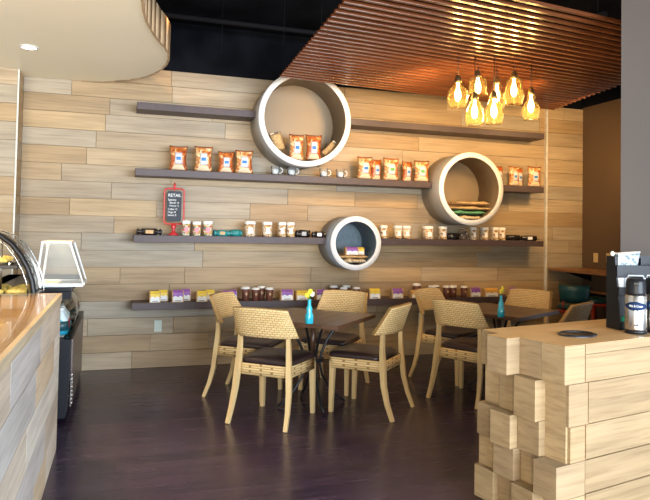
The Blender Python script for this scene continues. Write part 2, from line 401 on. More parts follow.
# left pier that projects, planked
mb = MB(); mb.t = (.2, .5, .5, 1); PY = 6.42
mb.box((-2.1, PY+.19, 1.45), (2.28, .34, 2.9))
planks(mb, -3.3, -.958, 0, 2.9, .1715, lambda a, b, z, zz: mb.box(((a+b)/2, PY+.01, (z+zz)/2), (b-a, .02, zz-z)), 5)
planks(mb, PY+.004, D+.02, 0, 2.9, .1715, lambda a, b, z, zz: mb.box((-.952, (a+b)/2, (z+zz)/2), (.016, b-a, zz-z)), 6)
struct('wall_left', mb, M['wall'], 'planked pier left of the shelves')
mb = MB(); mb.box((-.950, PY-.003, 1.45), (.014, .010, 2.9)); struct('trim_1', mb, M['bead'])
mb = MB(); mb.box((5.115, D-.012, 1.52), (.028, .03, 3.04)); struct('trim_2', mb, M['bead'])
mb = MB(); mb.box((5.79, 5.9, 1.55), (.2, 1.9, 3.1)); struct('wall_right', mb, M['brown_wall'], 'brown painted side wall')
mb = MB(); mb.box((5.79, 5.9, 3.35), (.2, 1.9, .5)); struct('wall_right_upper', mb, M['black_ceiling'], 'black strip above the brown wall')
mb = MB(); mb.prism([(3.035, 3.22), (6.4, 3.22), (6.4, 3.36), (3.21, 3.36)], 'Z', 0, 3.6); struct('wall_front_right', mb, M['grey_wall'], 'grey painted wall end nearer the camera')
mb = MB(); mb.box((2.4, 3.0, 3.65), (16, 14, .1)); struct('ceiling', mb, M['black_ceiling'], 'black ceiling')

# cream cloud-shaped soffit with a veneered edge
edge = [(-.20, 6.60), (-.10, 6.53), (.041, 6.40), (.13, 6.30), (.20, 6.19), (.26, 6.04), (.305, 5.88), (.333, 5.70), (.34, 5.515), (.325, 5.33), (.285, 5.16), (.235, 5.02), (.190, 4.86), (.155, 4.72), (.120, 4.55), (.095, 4.35), (.080, 4.14), (.075, 3.9), (.10, 3.6), (.16, 3.2), (.2, 2.8), (.2, 2.2), (.1, 1.4)]
poly = [(-3.3, 1.4), (-3.3, 6.67), (-.42, 6.67)] + edge
mb = MB(); mb.prism(poly, 'Z', 2.89, 2.92); so = struct('ceiling_soffit', mb, M['soffit'], 'cream curved dropped ceiling panel')
def off(p, q, d):
    v = Vector((q[0]-p[0], q[1]-p[1])); v.normalize(); return (v.y*-d, v.x*d)
mb = MB(); mb.t = (.3, .4, .2, 1)
E0 = [(-.42, 6.66)] + edge
outer = []
for i, p in enumerate(E0):
    a = E0[max(0, i-1)]; b = E0[min(len(E0)-1, i+1)]; o_ = off(a, b, .018); outer.append((p[0]+o_[0], p[1]+o_[1]))
ring = [(x, y) for x, y in outer] + [(x, y) for x, y in E0[::-1]]
# built as quads strip so the concave outline stays clean
for (p0, p1, q0, q1) in zip(E0, E0[1:], outer, outer[1:]):
    vs = []
    for z in (2.885, 3.14):
        vs.append([mb.bm.verts.new((*p, z)) for p in (p0, p1, q1, q0)])
    A, B = vs
    mb.face(A); mb.face(B[::-1])
    for k in range(4): mb.face([A[k], A[(k+1) % 4], B[(k+1) % 4], B[k]], k in (0, 2))
struct('trim_3', mb, M['fascia'], 'light wood edge band of the soffit')

# ------------------------------------------------------------------ shelves
SHZ = [2.675, 2.018, 1.361, .694]
names = ['topmost of the four dark brown wall shelves, empty, under the ceiling', 'dark brown wall shelf holding the foil snack bags, second from top',
         'dark brown wall shelf holding the canisters and the red chalkboard, third from top', 'lowest dark brown wall shelf holding kraft boxes and coffee cups']
for z, n in zip(SHZ, names):
    mb = MB(); cuts = []
    for cx, cz, R_ in ((1.80, 2.60, .475), (3.78, 1.945, .39), (2.385, 1.31, .262)):
        if abs(z-.035-cz) < R_-.06:
            h_ = math.sqrt(R_**2-(z-.035-cz)**2); cuts.append((cx-h_, cx+h_))
    xa = .115
    for c0, c1 in cuts+[(4.885, 9)]:
        mb.box(((xa+c0)/2, D-.137, z-.035), (c0-xa, .274, .07), bev=.003); xa = c1
    tag(mb.build('wall_shelf', M['shelf']), n, 'shelf', 'dark brown wall shelves')

# ------------------------------------------------------------------ round drum cubbies
def drum(cx, cz, R, wall, label, depth=.44, small=False):
    t = thing('round_wall_cubby', label, 'cubby', (cx, D, cz), 0, 'round drum cubbies on the wall')
    mb = MB(); mb.lathe([(R-wall, -depth+.004), (R, -depth+.004), (R, -.003), (R-wall, -.003), (R-wall, -depth+.004)], n=64, axis='Y', cap=False); 
    mb.build('drum_shell', M['ringout_daylit' if small else 'ringgrey'], t)
    mb = MB(); mb.lathe([(R-wall-.004, -depth+.006), (R-wall-.0005, -depth+.006), (R-wall-.0005, -.012), (R-wall-.004, -.012), (R-wall-.004, -depth+.006)], n=64, axis='Y', cap=False)
    mb.lathe([(R-wall-.0008, -.018), (R-wall-.0008, -.006)], n=64, axis='Y')
    mb.build('lining', M['ringin_daylit' if small else 'ringin'], t)
    mb = MB(); mb.lathe([(R-wall-.001, -depth-.006), (R+.001, -depth-.006), (R+.001, -depth+.006), (R-wall-.001, -depth+.006), (R-wall-.001, -depth-.006)], n=64, axis='Y', cap=False)
    mb.build('rim', M['rim'], t)
    return t
drum(1.80, 2.60, .50, .055, 'largest round drum cubby, white rim, foil bags inside, under the slatted canopy')
drum(3.78, 1.945, .415, .055, 'mid-sized round drum cubby at right holding folded burlap sacks')
drum(2.385, 1.31, .287, .052, 'smallest round drum cubby holding two small boxes on a sack stack', .44, True)

# ------------------------------------------------------------------ shelf goods
BG = 'foil snack bags on the wall'
def bag(name, label, loc, wdt, h, mat, rz=0, group=BG, lab='blue', tilt=0):
    t = thing(name, label, 'snack bag', loc, rz, group)
    dep = .075
    def surf(sgn):
        def f(u, v):
            x = (u-.5)*2; z = v*2-1
            pinch = 1-.17*(1-abs(z)**1.5)*abs(x)   # waist
            bul = max(0, (1-abs(x)**2.6))*max(0, (1-abs(z)**2.2))
            corner = .035*h*(abs(x)**3)
            zz = v*h + (corner if v > .5 else 0)*(2*v-1)
            return (x*wdt/2*pinch, sgn*(dep/2)*bul**.6 - .0, zz + 0.0)
        return f
    mb = MB(); mb.sheet(surf(-1), 12, 14); mb.sheet(surf(1), 12, 14); bmesh.ops.remove_doubles(mb.bm, verts=mb.bm.verts[:], dist=.0006)
    mb.build('foil_pouch', mat, t)
    def front(u, v, e=.003):
        w2 = wdt*.36; x = (u-.5)*w2; z = h*(.26+.47*v)
        X = x/(wdt/2); Z = z/h*2-1
        return (x, -(dep/2)*(max(0, 1-abs(X)**2.6)*max(0, 1-abs(Z)**2.2))**.6-e, z)
    mb = MB(); mb.sheet(front, 5, 5, .0025, (1, 1), lambda u, v: (0, 1, 0)); lb = mb.build('paper_label', M['bag_label'], t)
    def mark(u, v): return front(.18+.64*u, .36+.26*v, .0050)
    mb = MB(); mb.sheet(mark, 3, 2, .0018, (1, 1), lambda u, v: (0, 1, 0)); mb.build('print', M['blue_mark'] if lab == 'blue' else M['green_mark'], lb)
    # bright skirt below the label
    def skirt(u, v):
        w2 = wdt*(.42+.34*(1-v)); x = (u-.5)*w2; z = h*(.03+.21*v); X = x/(wdt/2); Z = z/h*2-1
        return (x, -(dep/2)*(max(0, 1-abs(X)**2.6)*max(0, 1-abs(Z)**2.2))**.6-.0035, z)
    mb = MB(); mb.sheet(skirt, 6, 3, .002, (1, 1), lambda u, v: (0, 1, 0)); mb.build('base_band', M['bag_base'], t)
    def crimp(u, v):
        X = 2*u-1; zz = h*(.935+.055*v); Z = zz/h*2-1
        return (X*wdt*.485, -(dep/2)*(max(0, 1-abs(X)**2.6)*max(0, 1-abs(Z)**2.2))**.6-.002, zz+.030*h*abs(X)**3)
    mb = MB(); mb.sheet(crimp, 8, 2, .003, (1, 1), lambda u, v: (0, 1, 0)); mb.build('crimped_top', M['bag_brown'], t)
    if tilt: t.rotation_euler.x = tilt
    return t
BY = 6.53
bags = [(.531, .185, .245, 'bag_orange', 'blue', 'orange foil snack bag, the first on the shelf from the left'),
        (.783, .19, .255, 'bag_gold', 'blue', 'gold foil snack bag second from left, with bare shelf on both its sides'),
        (1.015, .17, .215, 'bag_orange', 'blue', 'small orange foil snack bag touching a larger one, left of the big round cubby'),
        (1.205, .195, .24, 'bag_gold', 'blue', 'gold foil snack bag nearest the big round cubby on its left side'),
        (2.562, .185, .245, 'bag_gold', 'blue', 'pale gold foil snack bag standing alone right of the glass mugs'),
        (2.879, .195, .248, 'bag_gold', 'green', 'gold foil snack bag with green print, in front of an orange one mid shelf'),
        (3.263, .19, .238, 'bag_gold', 'green', 'gold foil snack bag with green print, just left of the mid-sized cubby'),
        (4.50, .15, .235, 'bag_gold', 'blue', 'gold foil snack bag just right of the mid-sized cubby'),
        (4.79, .19, .245, 'bag_gold', 'blue', 'gold foil snack bag at the far right end of the shelf')]
for x, wd, h, m, lb, lab in bags:
    bag('snack_bag', lab, (x, BY-.05, 2.019), wd, h, M[m], random.uniform(-.08, .08), BG, lb)
for x, wd, h, lab in [(2.735, .15, .235, 'orange foil snack bag behind the green-printed gold bag mid shelf'),
                      (3.125, .14, .23, 'orange foil snack bag behind the gold bag left of the mid-sized cubby'),
                      (4.345, .14, .24, 'orange foil snack bag half hidden behind the rim of the mid-sized cubby'),
                      (4.63, .14, .235, 'orange foil snack bag behind the last gold bag at the shelf end')]:
    bag('snack_bag', lab, (x, BY+.045, 2.019), wd, h, M['bag_orange'], .15, BG, 'blue')
# bags inside the big cubby
z0 = 2.60-.445
bag('snack_bag', 'left gold foil bag standing upright inside the biggest round cubby', (1.735, 6.36, z0+.018), .175, .27, M['bag_gold'], .05, BG, 'blue')
bag('snack_bag', 'right gold foil bag standing upright inside the biggest round cubby', (1.925, 6.36, z0+.030), .18, .265, M['bag_orange'], -.08, BG, 'blue')
def rollpack(name, label, loc, L, r, mat, rz=0, group=None, tiltx=0, lab=None):
    t = thing(name, label, 'packet', loc, rz, group)
    mb = MB(); mb.lathe([(.35*r, -L/2), (1.0*r, -L/2+.012), (.45*r, -L*.34), (1.0*r, -L*.28), (1.0*r, L*.28), (.45*r, L*.34), (1.0*r, L/2-.012), (.35*r, L/2)], (0, 0, r*.86), 12, axis='X', sq=.8)
    mb.build('wrapper', mat, t)
    if lab:
        mb = MB(); mb.box((0, -r*.92, r*.9), (L*.3, .008, r*1.0), bev=.001); mb.build('paper_band', lab, t)
    return t
def tanpack(label, loc, rz, ry):
    t = thing('coffee_pack', label, 'coffee pack', loc, rz); t.rotation_euler.y = ry
    mb = MB()
    def f(sgn):
        return lambda u, v: ((u-.5)*.14*(1-.1*sin(pi*v)), sgn*.028*(max(0, 1-abs(2*u-1)**3)*max(0, 1-abs(2*v-1)**3))**.6, v*.19)
    mb.sheet(f(-1), 8, 8); mb.sheet(f(1), 8, 8); bmesh.ops.remove_doubles(mb.bm, verts=mb.bm.verts[:], dist=.0006)
    mb.build('pouch', M['burlap'], t)
    mb = MB(); mb.box((0, 0, .192), (.12, .014, .016), bev=.003); mb.build('folded_top', M['speckle'], t)
    return t
tanpack('tan coffee pack leaning at the left inside the biggest round cubby', (1.575, 6.42, 2.275), .1, -.35)
tanpack('tan coffee pack leaning at the right inside the biggest round cubby', (2.07, 6.42, 2.235), -.1, .75)
tanpack('tan coffee pack lying lowest at the right inside the biggest round cubby', (1.985, 6.50, 2.185), -.1, 1.05)

# glass mugs
def mug(label, loc, rz):
    t = thing('glass_mug', label, 'mug', loc, rz, 'clear glass mugs')
    mb = MB(); mb.lathe([(.030, .0), (.042, .004), (.045, .05), (.050, .095), (.0465, .095), (.041, .05), (.036, .010), (.001, .008)], n=20, cap=False); mb.build('bowl', M['clear'], t)
    mb = MB(); mb.tube([(.045, 0, .078), (.066, 0, .080), (.080, 0, .062), (.078, 0, .040), (.060, 0, .024), (.042, 0, .022)], .005, 6); mb.build('handle', M['white_plastic'], t)
    mb = MB(); mb.lathe([(.030, .012), (.034, .03), (.036, .058), (.02, .066), (.002, .068)], n=14); mb.build('sugar', cells_sugar, t)
    return t
cells_sugar = cells_mat('sugar_cubes', [(0, (.75, .78, .84)), (.5, (.45, .46, .52)), (.7, (.85, .86, .9))], 70, .3)
mug('glass mug furthest left below the big round cubby', (1.545, 6.50, 2.019), 0)
mug('glass mug second from the left, below the bottom of the big cubby', (1.725, 6.50, 2.019), 0)
mug('glass mug third from left, just right of the cubby bottom', (2.09, 6.50, 2.019), 0)
mug('glass mug furthest right, left of the lone pale gold bag', (2.28, 6.50, 2.019), 0)

# canisters
def canister(label, x, wd, h, mat='candy', rz=0, y=6.49):
    t = thing('sweets_canister', label, 'canister', (x, y, 1.362), rz, 'white lidded canisters of sweets')
    r = wd/2*.95
    mb = MB(); mb.lathe([(r*.9, 0), (r, .006), (r, h-.036), (r*.92, h-.030)], n=24, sq=.55); mb.build('canister_body', M[mat], t)
    mb = MB(); mb.lathe([(r*1.02, h-.032), (r*1.04, h-.028), (r*1.04, h-.004), (r*.9, h)], n=24, sq=.55); mb.build('lid', M['white_plastic'], t)
    mb = MB(); mb.box((0, -r*.985, h*.38), (r*.9, .006, h*.36), bev=.001); mb.build('label', M['white'] if mat == 'candy' else M['red'], t)
    return t
for a in [('red canister of sweets in front of the chalkboard foot', .622, .085, .152, 'candy_red', 0, 6.455), ('canister between the red one and another, right of the chalkboard', .731, .09, .145, 'candy_red'),
          ('third canister right of the chalkboard, beside the teal packet', .843, .1, .152, 'candy_red'),
          ('wide canister right after the teal packets', 1.282, .115, .160, 'candy'), ('canister standing alone between the teal packets and the touching pair', 1.465, .105, .158, 'candy'),
          ('left canister of the touching pair beside the black packets', 1.627, .088, .158, 'candy'), ('right canister of the touching pair beside the black packets', 1.72, .09, .158, 'candy'),
          ('canister touching the rim of the smallest cubby at its right', 2.80, .085, .148, 'candy'), ('left one of two touching canisters right of the smallest cubby', 2.976, .096, .148, 'candy'),
          ('right one of two touching canisters right of the smallest cubby', 3.080, .098, .148, 'candy'), ('canister standing alone midway between the small and mid cubbies', 3.355, .115, .148, 'candy'),
          ('canister left of the black packet below the mid-sized cubby', 3.55, .09, .150, 'candy'), ('slim canister right of the spotted pouch', 3.955, .072, .150, 'candy'),
          ('slim canister standing alone below the right rim of the mid cubby', 4.105, .085, .150, 'candy'), ('left one of the last two touching canisters', 4.247, .08, .152, 'candy'),
          ('rightmost canister of the shelf', 4.337, .085, .152, 'candy')]:
    canister(*a)
PK = 'foil packets on the third shelf'
rollpack('foil_packet', 'black wrapped packet at the left end, beside the chalkboard', (.265, 6.49, 1.362), .25, .036, M['black_foil'], .05, PK, 0, M['kraft'])
rollpack('foil_packet', 'teal foil packet between two groups of canisters, the left one', (.99, 6.47, 1.362), .17, .034, M['teal_pack'], -.05, PK, 0, M['kraft'])
rollpack('foil_packet', 'teal foil packet touching the wide canister, the right one', (1.14, 6.52, 1.362), .14, .038, M['teal_pack'], .05, PK)
mb = MB(); mb.box((.915, 6.53, 1.362+.032), (.05, .05, .064), bev=.003); tag(mb.build('spice_tin', M['black']), 'small black tin beside the teal packets', 'tin')
rollpack('foil_packet', 'black packet right after the canister pair, left of the smallest cubby', (1.86, 6.49, 1.362), .17, .043, M['black_foil'], .1, PK, 0, M['gingham'])
rollpack('foil_packet', 'black packet touching the left side of the smallest cubby', (2.03, 6.45, 1.362), .16, .036, M['black_foil'], -.1, PK, 0, M['white'])
rollpack('foil_packet', 'black packet left of the spotted pouch', (3.685, 6.49, 1.362), .15, .040, M['black_foil'], 0, PK)
rollpack('foil_packet', 'black packet right after the last canister pair', (4.50, 6.49, 1.362), .19, .037, M['black_foil'], .05, PK)
rollpack('foil_packet', 'black packet with white band at the right end of the shelf', (4.71, 6.47, 1.362), .21, .034, M['black_foil'], -.08, PK, 0, M['white'])
t = thing('spotted_pouch', 'spotted brown pouch standing below the mid-sized cubby', 'pouch', (3.835, 6.50, 1.362))
mb = MB(); mb.lathe([(.052, 0), (.058, .02), (.05, .085), (.028, .105), (.044, .135)], n=14, sq=.8); mb.build('pouch_body', M['speckle'], t)
mb = MB(); mb.lathe([(.030, .098), (.033, .104), (.030, .110)], n=14, sq=.8); mb.build('tie', M['burlap'], t)

# kraft boxes and cups on the lowest shelf
def kbox(label, x, wd, h, col, y=6.47, z=.695, rz=0, name='kraft_box', group='kraft boxes on the lowest shelf'):
    t = thing(name, label, 'box', (x, y, z), rz, group)
    mb = MB(); mb.prism([(-.035, 0), (.035, 0), (.035, h*.8), (.008, h), (-.008, h), (-.035, h*.8)], 'X', -wd/2, wd/2); mb.build('carton', M['kraft'], t)
    mb = MB(); mb.box((0, -.037, h*.40), (wd*.84, .004, h*.70)); lb = mb.build('paper_label', M['white'], t)
    mb = MB()
    mb.prism([(-wd*.42, h*.46), (-wd*.2, h*.55), (0, h*.44), (wd*.2, h*.55), (wd*.42, h*.46), (wd*.42, h*.77), (-wd*.42, h*.77)], 'Y', -.0415, -.0385)
    mb.build('colour_band', M['label_'+col], lb)
    mb = MB(); mb.box((0, -.040, h*.13), (wd*.5, .003, h*.05)); mb.build('print', M['black'], lb)
    # coloured sloping lid front
    mb = MB(); s_ = [(-.0365, h*.79), (-.0095, h*.985), (-.0105, h*1.0), (-.0385, h*.80)]; mb.prism(s_, 'X', -wd*.42, wd*.42); mb.build('lid_band', M['label_'+col], t)
    return t
for a in [('yellow-labelled kraft box, the first at the left end of the lowest shelf', .335, .105, .112, 'yellow', 6.45), ('yellow-labelled kraft box behind the very first one', .42, .095, .112, 'yellow', 6.56),
          ('purple-labelled kraft box nearest the left end of the lowest shelf', .556, .115, .118, 'purple', 6.45), ('purple-labelled kraft box behind the leftmost purple one', .645, .1, .118, 'purple', 6.56),
          ('yellow-labelled kraft box left of the pale chair back, the front one', .793, .11, .108, 'yellow', 6.45), ('yellow-labelled kraft box behind another, left of the pale chair back', .89, .1, .108, 'yellow', 6.56),
          ('purple-labelled kraft box just above the leftmost chair back', 1.05, .11, .108, 'purple', 6.45), ('purple-labelled kraft box touching the first brown cup', 1.13, .08, .106, 'purple', 6.56),
          ('purple-labelled kraft box right of the first four brown cups', 1.682, .14, .112, 'purple', 6.45), ('yellow-labelled kraft box left of the flower vase on the nearer table', 1.85, .14, .1, 'yellow', 6.45),
          ('purple-labelled kraft box right of the flower vase on the nearer table', 2.07, .14, .108, 'purple', 6.45),
          ('yellow-labelled kraft box standing alone below the smallest cubby', 2.682, .135, .112, 'yellow', 6.45), ('purple-labelled kraft box standing alone right of the smallest cubby', 2.957, .14, .11, 'purple', 6.45),
          ('orange-labelled kraft box touching the brown cups behind the pale right chair', 3.2, .15, .088, 'orange', 6.45),
          ('purple-labelled kraft box right after the right-hand row of cups', 3.951, .14, .112, 'purple', 6.45), ('wide orange-labelled kraft box left of the farther vase', 4.165, .19, .1, 'orange', 6.45),
          ('purple-labelled kraft box right of the farther vase', 4.46, .11, .106, 'purple', 6.45)]:
    kbox(*a)
kbox('purple-labelled box on the sack stack inside the smallest cubby', 2.36, .15, .085, 'purple', 6.33, 1.182, 0, 'kraft_box', 'boxes inside the smallest cubby')
kbox('yellow-labelled box right of the purple one inside the smallest cubby', 2.485, .085, .08, 'yellow', 6.40, 1.182, 0, 'kraft_box', 'boxes inside the smallest cubby')
def cup_build():
    t = thing('paper_cup', 'x', 'cup', (0, 0, 0), 0, 'lidded brown coffee cups on the lowest shelf')
    mb = MB(); mb.lathe([(.031, 0), (.032, .002), (.043, .118), (.041, .120)], n=20); mb.build('cup_body', M['cupbrown'], t)
    mb = MB(); mb.lathe([(.0455, .114), (.0455, .121), (.041, .124), (.040, .134), (.032, .137)], n=20); mb.build('lid', M['white_plastic'], t)
    mb = MB(); mb.box((0, -.0385, .068), (.02, .004, .022), bev=.001); mb.build('logo', M['kraft'], t)
    return t
cup0 = None
for x, y, s, lab in [(1.244, 6.45, 1.08, 'first brown coffee cup from the left, above the nearest chair'), (1.351, 6.46, 1.0, 'second brown coffee cup from the left'),
                (1.435, 6.56, 1.05, 'brown cup behind two others left of the nearer table flowers'), (1.497, 6.45, 1.0, 'fourth brown coffee cup from the left, beside a purple box'),
                (2.245, 6.55, 1.04, 'brown cup left end of the group behind the far woven chair back'), (2.325, 6.45, .95, 'second brown cup of the group behind the far woven chair back'),
                (2.395, 6.56, 1.04, 'third brown cup of the group behind the far woven chair back'), (2.475, 6.45, .96, 'right end brown cup of the group behind the far woven chair'),
                (3.265, 6.57, 1.12, 'brown cup behind the orange-labelled box near the right chairs'), (3.405, 6.46, 1.0, 'brown cup above the pale woven chair at the farther table'),
                (3.51, 6.56, .97, 'brown cup in second row right of the pale chair top'), (3.585, 6.45, .99, 'front brown cup fourth from the right of its row'), (3.668, 6.45, .98, 'front brown cup third from the right of its row'),
                (3.74, 6.56, .96, 'back row brown cup next to the row\'s right end'), (3.815, 6.45, .95, 'brown cup at the right end, touching a purple-labelled box')]:
    if cup0 is None:
        cup0 = cup_build(); cup0.location = (x, y, .695); cup0['label'] = lab; cup0.scale = (s,)*3
    else: dup(cup0, (x, y, .695), 0, lab, None, (s,)*3)
t = thing('small_bowl', 'small tan bowl at the right end of the lowest shelf', 'bowl', (4.70, 6.47, .695))
mb = MB(); mb.lathe([(.035, 0), (.06, .02), (.072, .06), (.068, .06), (.055, .025), (.01, .012)], n=24, cap=False); mb.build('bowl_shell', M['kraft'], t)
mb = MB(); mb.lathe([(.066, .052), (.05, .072), (.02, .08), (.003, .082)], n=18); mb.build('contents', M['burlap_pale'], t)

# sacks inside cubbies
def folded(name, label, cat, loc, L, Dp, H, mat, seed, rz=0):
    rnd = random.Random(seed); mb = MB()
    ph = [rnd.uniform(0, 6) for _ in range(4)]
    def f(u, v):
        a = 2*pi*v; ca, sa = cos(a), sin(a)
        x = (u-.5)*L*(1-.05*sin(3*u*pi+ph[2]))
        y = Dp/2*math.copysign(abs(ca)**.6, ca)*(1+.06*sin(9*u+ph[0]))
        z = H/2+H/2*math.copysign(abs(sa)**.7, sa)*(1+(.30*sin(9*u+ph[1])+.18*sin(21*u+5*v) if sa > 0 else 0))
        e = 1-abs(2*u-1)**6*.5
        return (x, y, H/2+(z-H/2)*e)
    mb.sheet(f, 26, 20)
    bmesh.ops.remove_doubles(mb.bm, verts=mb.bm.verts[:], dist=.0005)
    bmesh.ops.holes_fill(mb.bm, edges=[e for e in mb.bm.edges if e.is_boundary], sides=60)
    o = mb.build(name, mat, None, loc, rz); return tag(o, label, cat, 'folded sacks in the cubbies')
cz = 1.945-.36
folded('burlap_sack', 'tan sack with coarse print, lowest in the mid-sized cubby', 'sack', (3.79, 6.44, cz+.006), .30, .32, .05, M['burlap_pale'], 1)
folded('burlap_sack', 'green printed sack folded in the mid-sized cubby stack', 'sack', (3.76, 6.44, cz+.070), .42, .34, .040, M['burlap_green'], 2)
folded('burlap_sack', 'plain tan sack in the mid-sized cubby, right above the green one', 'sack', (3.80, 6.44, cz+.120), .50, .34, .040, M['burlap'], 3)
folded('burlap_sack', 'tan folded sack topmost in the mid-sized cubby', 'sack', (3.83, 6.44, cz+.176), .40, .34, .045, M['burlap'], 4)
cz = 1.31-.235
folded('burlap_sack', 'coarse woven sack lowest in the smallest cubby', 'sack', (2.385, 6.44, cz+.018), .24, .33, .05, M['burlap_pale'], 6)
folded('burlap_sack', 'tan folded sack on top inside the smallest cubby', 'sack', (2.375, 6.44, cz+.070), .34, .30, .034, M['burlap'], 5)

# red chalkboard on its stand
t = thing('chalkboard_stand', 'red framed chalkboard sign with white chalk lettering on the third shelf', 'sign', (.505, 6.53, 1.362))
mb = MB(); fr = []
W2, ZB, ZT, rc = .098, .115, .475, .035
for cx_, cz_, a0 in ((W2-rc, ZT-rc, 0), (-W2+rc, ZT-rc, 90), (-W2+rc, ZB+rc, 180), (W2-rc, ZB+rc, 270)):
    for k in range(5): a = radians(a0+k*22.5); fr.append((cx_+rc*cos(a), 0, cz_+rc*sin(a)))
mb.tube(fr, .0085, 8, closed=True); mb.build('outer_frame', M['red'], t)
mb = MB(); pl = []
W3, z1_, z2_, rr_ = .072, .14, .45, .02
for cx_, cz_, a0 in ((W3-rr_, z2_-rr_, 0), (-W3+rr_, z2_-rr_, 90), (-W3+rr_, z1_+rr_, 180), (W3-rr_, z1_+rr_, 270)):
    for k in range(4): a = radians(a0+k*30); pl.append((cx_+rr_*cos(a), cz_+rr_*sin(a)))
mb.prism(pl, 'Y', -.006, .006); slate = mb.build('slate', M['chalk'], t)
mb = MB(); mb.lathe([(.012, .470), (.006, .485), (.019, .500), (.012, .515), (.003, .54)], n=12); mb.build('finial', M['red'], t)
mb = MB(); mb.tube([(0, 0, .44), (0, 0, .48)], .006, 6); mb.build('pivot', M['red'], t)
mb = MB(); mb.lathe([(.052, 0), (.052, .01), (.02, .03), (.014, .06), (.03, .09), (.016, .118)], n=20); mb.build('base', M['red'], t)
def text(body, size, loc, rot, mat, parent, name='lettering', align='LEFT', ext=.0008, sx=1):
    cu = bpy.data.curves.new(name, 'FONT'); cu.body = body; cu.size = size; cu.align_x = align; cu.align_y = 'CENTER'; cu.extrude = ext
    o = bpy.data.objects.new(name, cu); COL.objects.link(o); o.location = loc; o.rotation_euler = rot; o.scale = (sx, 1, 1)
    bpy.context.view_layer.update()
    me = bpy.data.meshes.new_from_object(o); mw = o.matrix_world.copy(); bpy.data.objects.remove(o)
    me.transform(mw); me.materials.clear(); me.materials.append(mat)
    n = bpy.data.objects.new(name, me); COL.objects.link(n); n.parent = parent; return n
RX = (pi/2, 0, 0)
text('RETAIL', .044, (-.062, -.008, .405), RX, M['white'], slate, sx=.95)
for i, (s_, dx) in enumerate([('Specialty', 0), ('Blends 14', .016), ('House 12', .016), ('Coffee 12', 0), ('Mugs 10', 0), ('Sweets 8', 0)]):
    text(s_, .026, (-.062+dx, -.008, .360-.030*i-(.006 if i > 2 else 0)), RX, M['white'], slate, sx=.9)

# ------------------------------------------------------------------ outlets
def plate(name, label, loc, rz, mat, kindp):
    t = thing(name, label, 'outlet' if kindp == 'o' else 'switch', loc, rz)
    mb = MB(); mb.box((0, -.005, 0), (.075, .009, .118), bev=.003); mb.build('cover_plate', mat, t)
    if kindp == 'o':
        for s_ in (-.028, .028):
            mb = MB(); mb.box((0, -.011, s_), (.034, .004, .03), bev=.001); mb.build('socket', mat, t)
    else:
        mb = MB(); mb.box((0, -.011, 0), (.022, .006, .045), bev=.001); mb.build('rocker', mat, t)
    return t
plate('wall_outlet', 'pale wall outlet low on the planks at left, below the first kraft boxes', (.385, D-.001, .425), 0, M['pale_green_plate'], 'o')
plate('wall_outlet', 'pale wall outlet low on the planks between the two tables', (3.385, D-.001, .435), 0, M['pale_green_plate'], 'o')
plate('light_switch', 'ivory switch plate on the brown wall, the left one', (5.69, 6.443, 1.16), -pi/2, M['ivory'], 's')
plate('light_switch', 'ivory switch plate on the brown wall, the right one', (5.69, 6.223, 1.165), -pi/2, M['ivory'], 's')

# ------------------------------------------------------------------ slatted canopy
can = thing('slat_canopy', 'hanging canopy of parallel reddish wood slats', 'slat canopy', (2.9, 4.6, 2.9))
NS = 29
def lerp(a, b, t): return a+(b-a)*t
for i in range(NS):
    f = i/(NS-1)
    # far line y=5.80+0.0923*(x-1.406); near line y=3.30+.125*(x-2.306)
    b0 = lerp(5.80-.0923*1.406, 3.33-.129*2.306, f); m0 = lerp(.0923, .129, f)
    yl0 = lerp(5.80, 3.25, f); xl = 1.406-(5.80-yl0)*.045; yr_ = yl0+.12*3.2; xr = 4.568+(yr_-4.848)*.166
    yl = b0+m0*xl; yr = b0+m0*xr
    L = math.hypot(xr-xl, yr-yl); a = math.atan2(yr-yl, xr-xl)
    mb = MB(); mb.newtone(); mb.box((0, 0, .012), (L, .028, .022), bev=.002)
    o = mb.build('slat', M['slat'], can, ((xl+xr)/2-2.9, (yl+yr)/2-4.6, 0), a)
for xx in (1.75, 2.45, 3.116, 3.361, 4.2):
    mb = MB(); mb.box((xx-2.9, -.05, .050), (.04, 2.2, .045)); mb.build('cross_rail', M['duct'], can)
for xx, yy in ((1.75, 5.6), (1.75, 3.6), (2.45, 4.6), (3.361, 5.6), (3.361, 3.8), (4.2, 4.9)):
    mb = MB(); mb.tube([(xx-2.9, yy-4.6, .06), (xx-2.9, yy-4.6, .70)], .004, 6); mb.build('hanger_wire', M['duct'], can)
# ducts and pipes in the dark void
for nm, lab, pts, r in [('ceiling_pipe', 'thin black pipe crossing the black ceiling near the wall', [(-.2, 6.2, 3.5), (4.9, 6.2, 3.5)], .025),
                        ('ceiling_pipe', 'black pipe running above the near edge of the slats', [(1.2, 3.0, 3.4), (6.0, 3.1, 3.4)], .04)]:
    mb = MB(); mb.tube(pts, r, 16); tag(mb.build(nm, M['duct']), lab, 'duct' if 'duct' in nm else 'pipe')
for x, y, z, lab in ((.86, 5.9, 3.0, 'thin hanging wire over the left half of the biggest cubby'), (1.35, 5.45, 3.0, 'thin hanging wire just left of the slat canopy')):
    mb = MB(); mb.tube([(x, y, 3.1), (x, y, 3.6)], .002, 5); tag(mb.build('hanging_wire', M['duct']), lab, 'wire')

# soffit downlight
t = thing('downlight', 'small round recessed lamp in the cream soffit', 'lamp', (-.756, 5.571, 2.889))
mb = MB(); mb.lathe([(.075, -.006), (.075, .0), (.052, .0), (.052, -.006), (.075, -.006)], n=28, cap=False); mb.build('trim_ring', M['white_plastic'], t)
mb = MB(); mb.lathe([(.051, -.004), (.051, -.002)], n=28); mb.build('lens', M['downlight'], t)

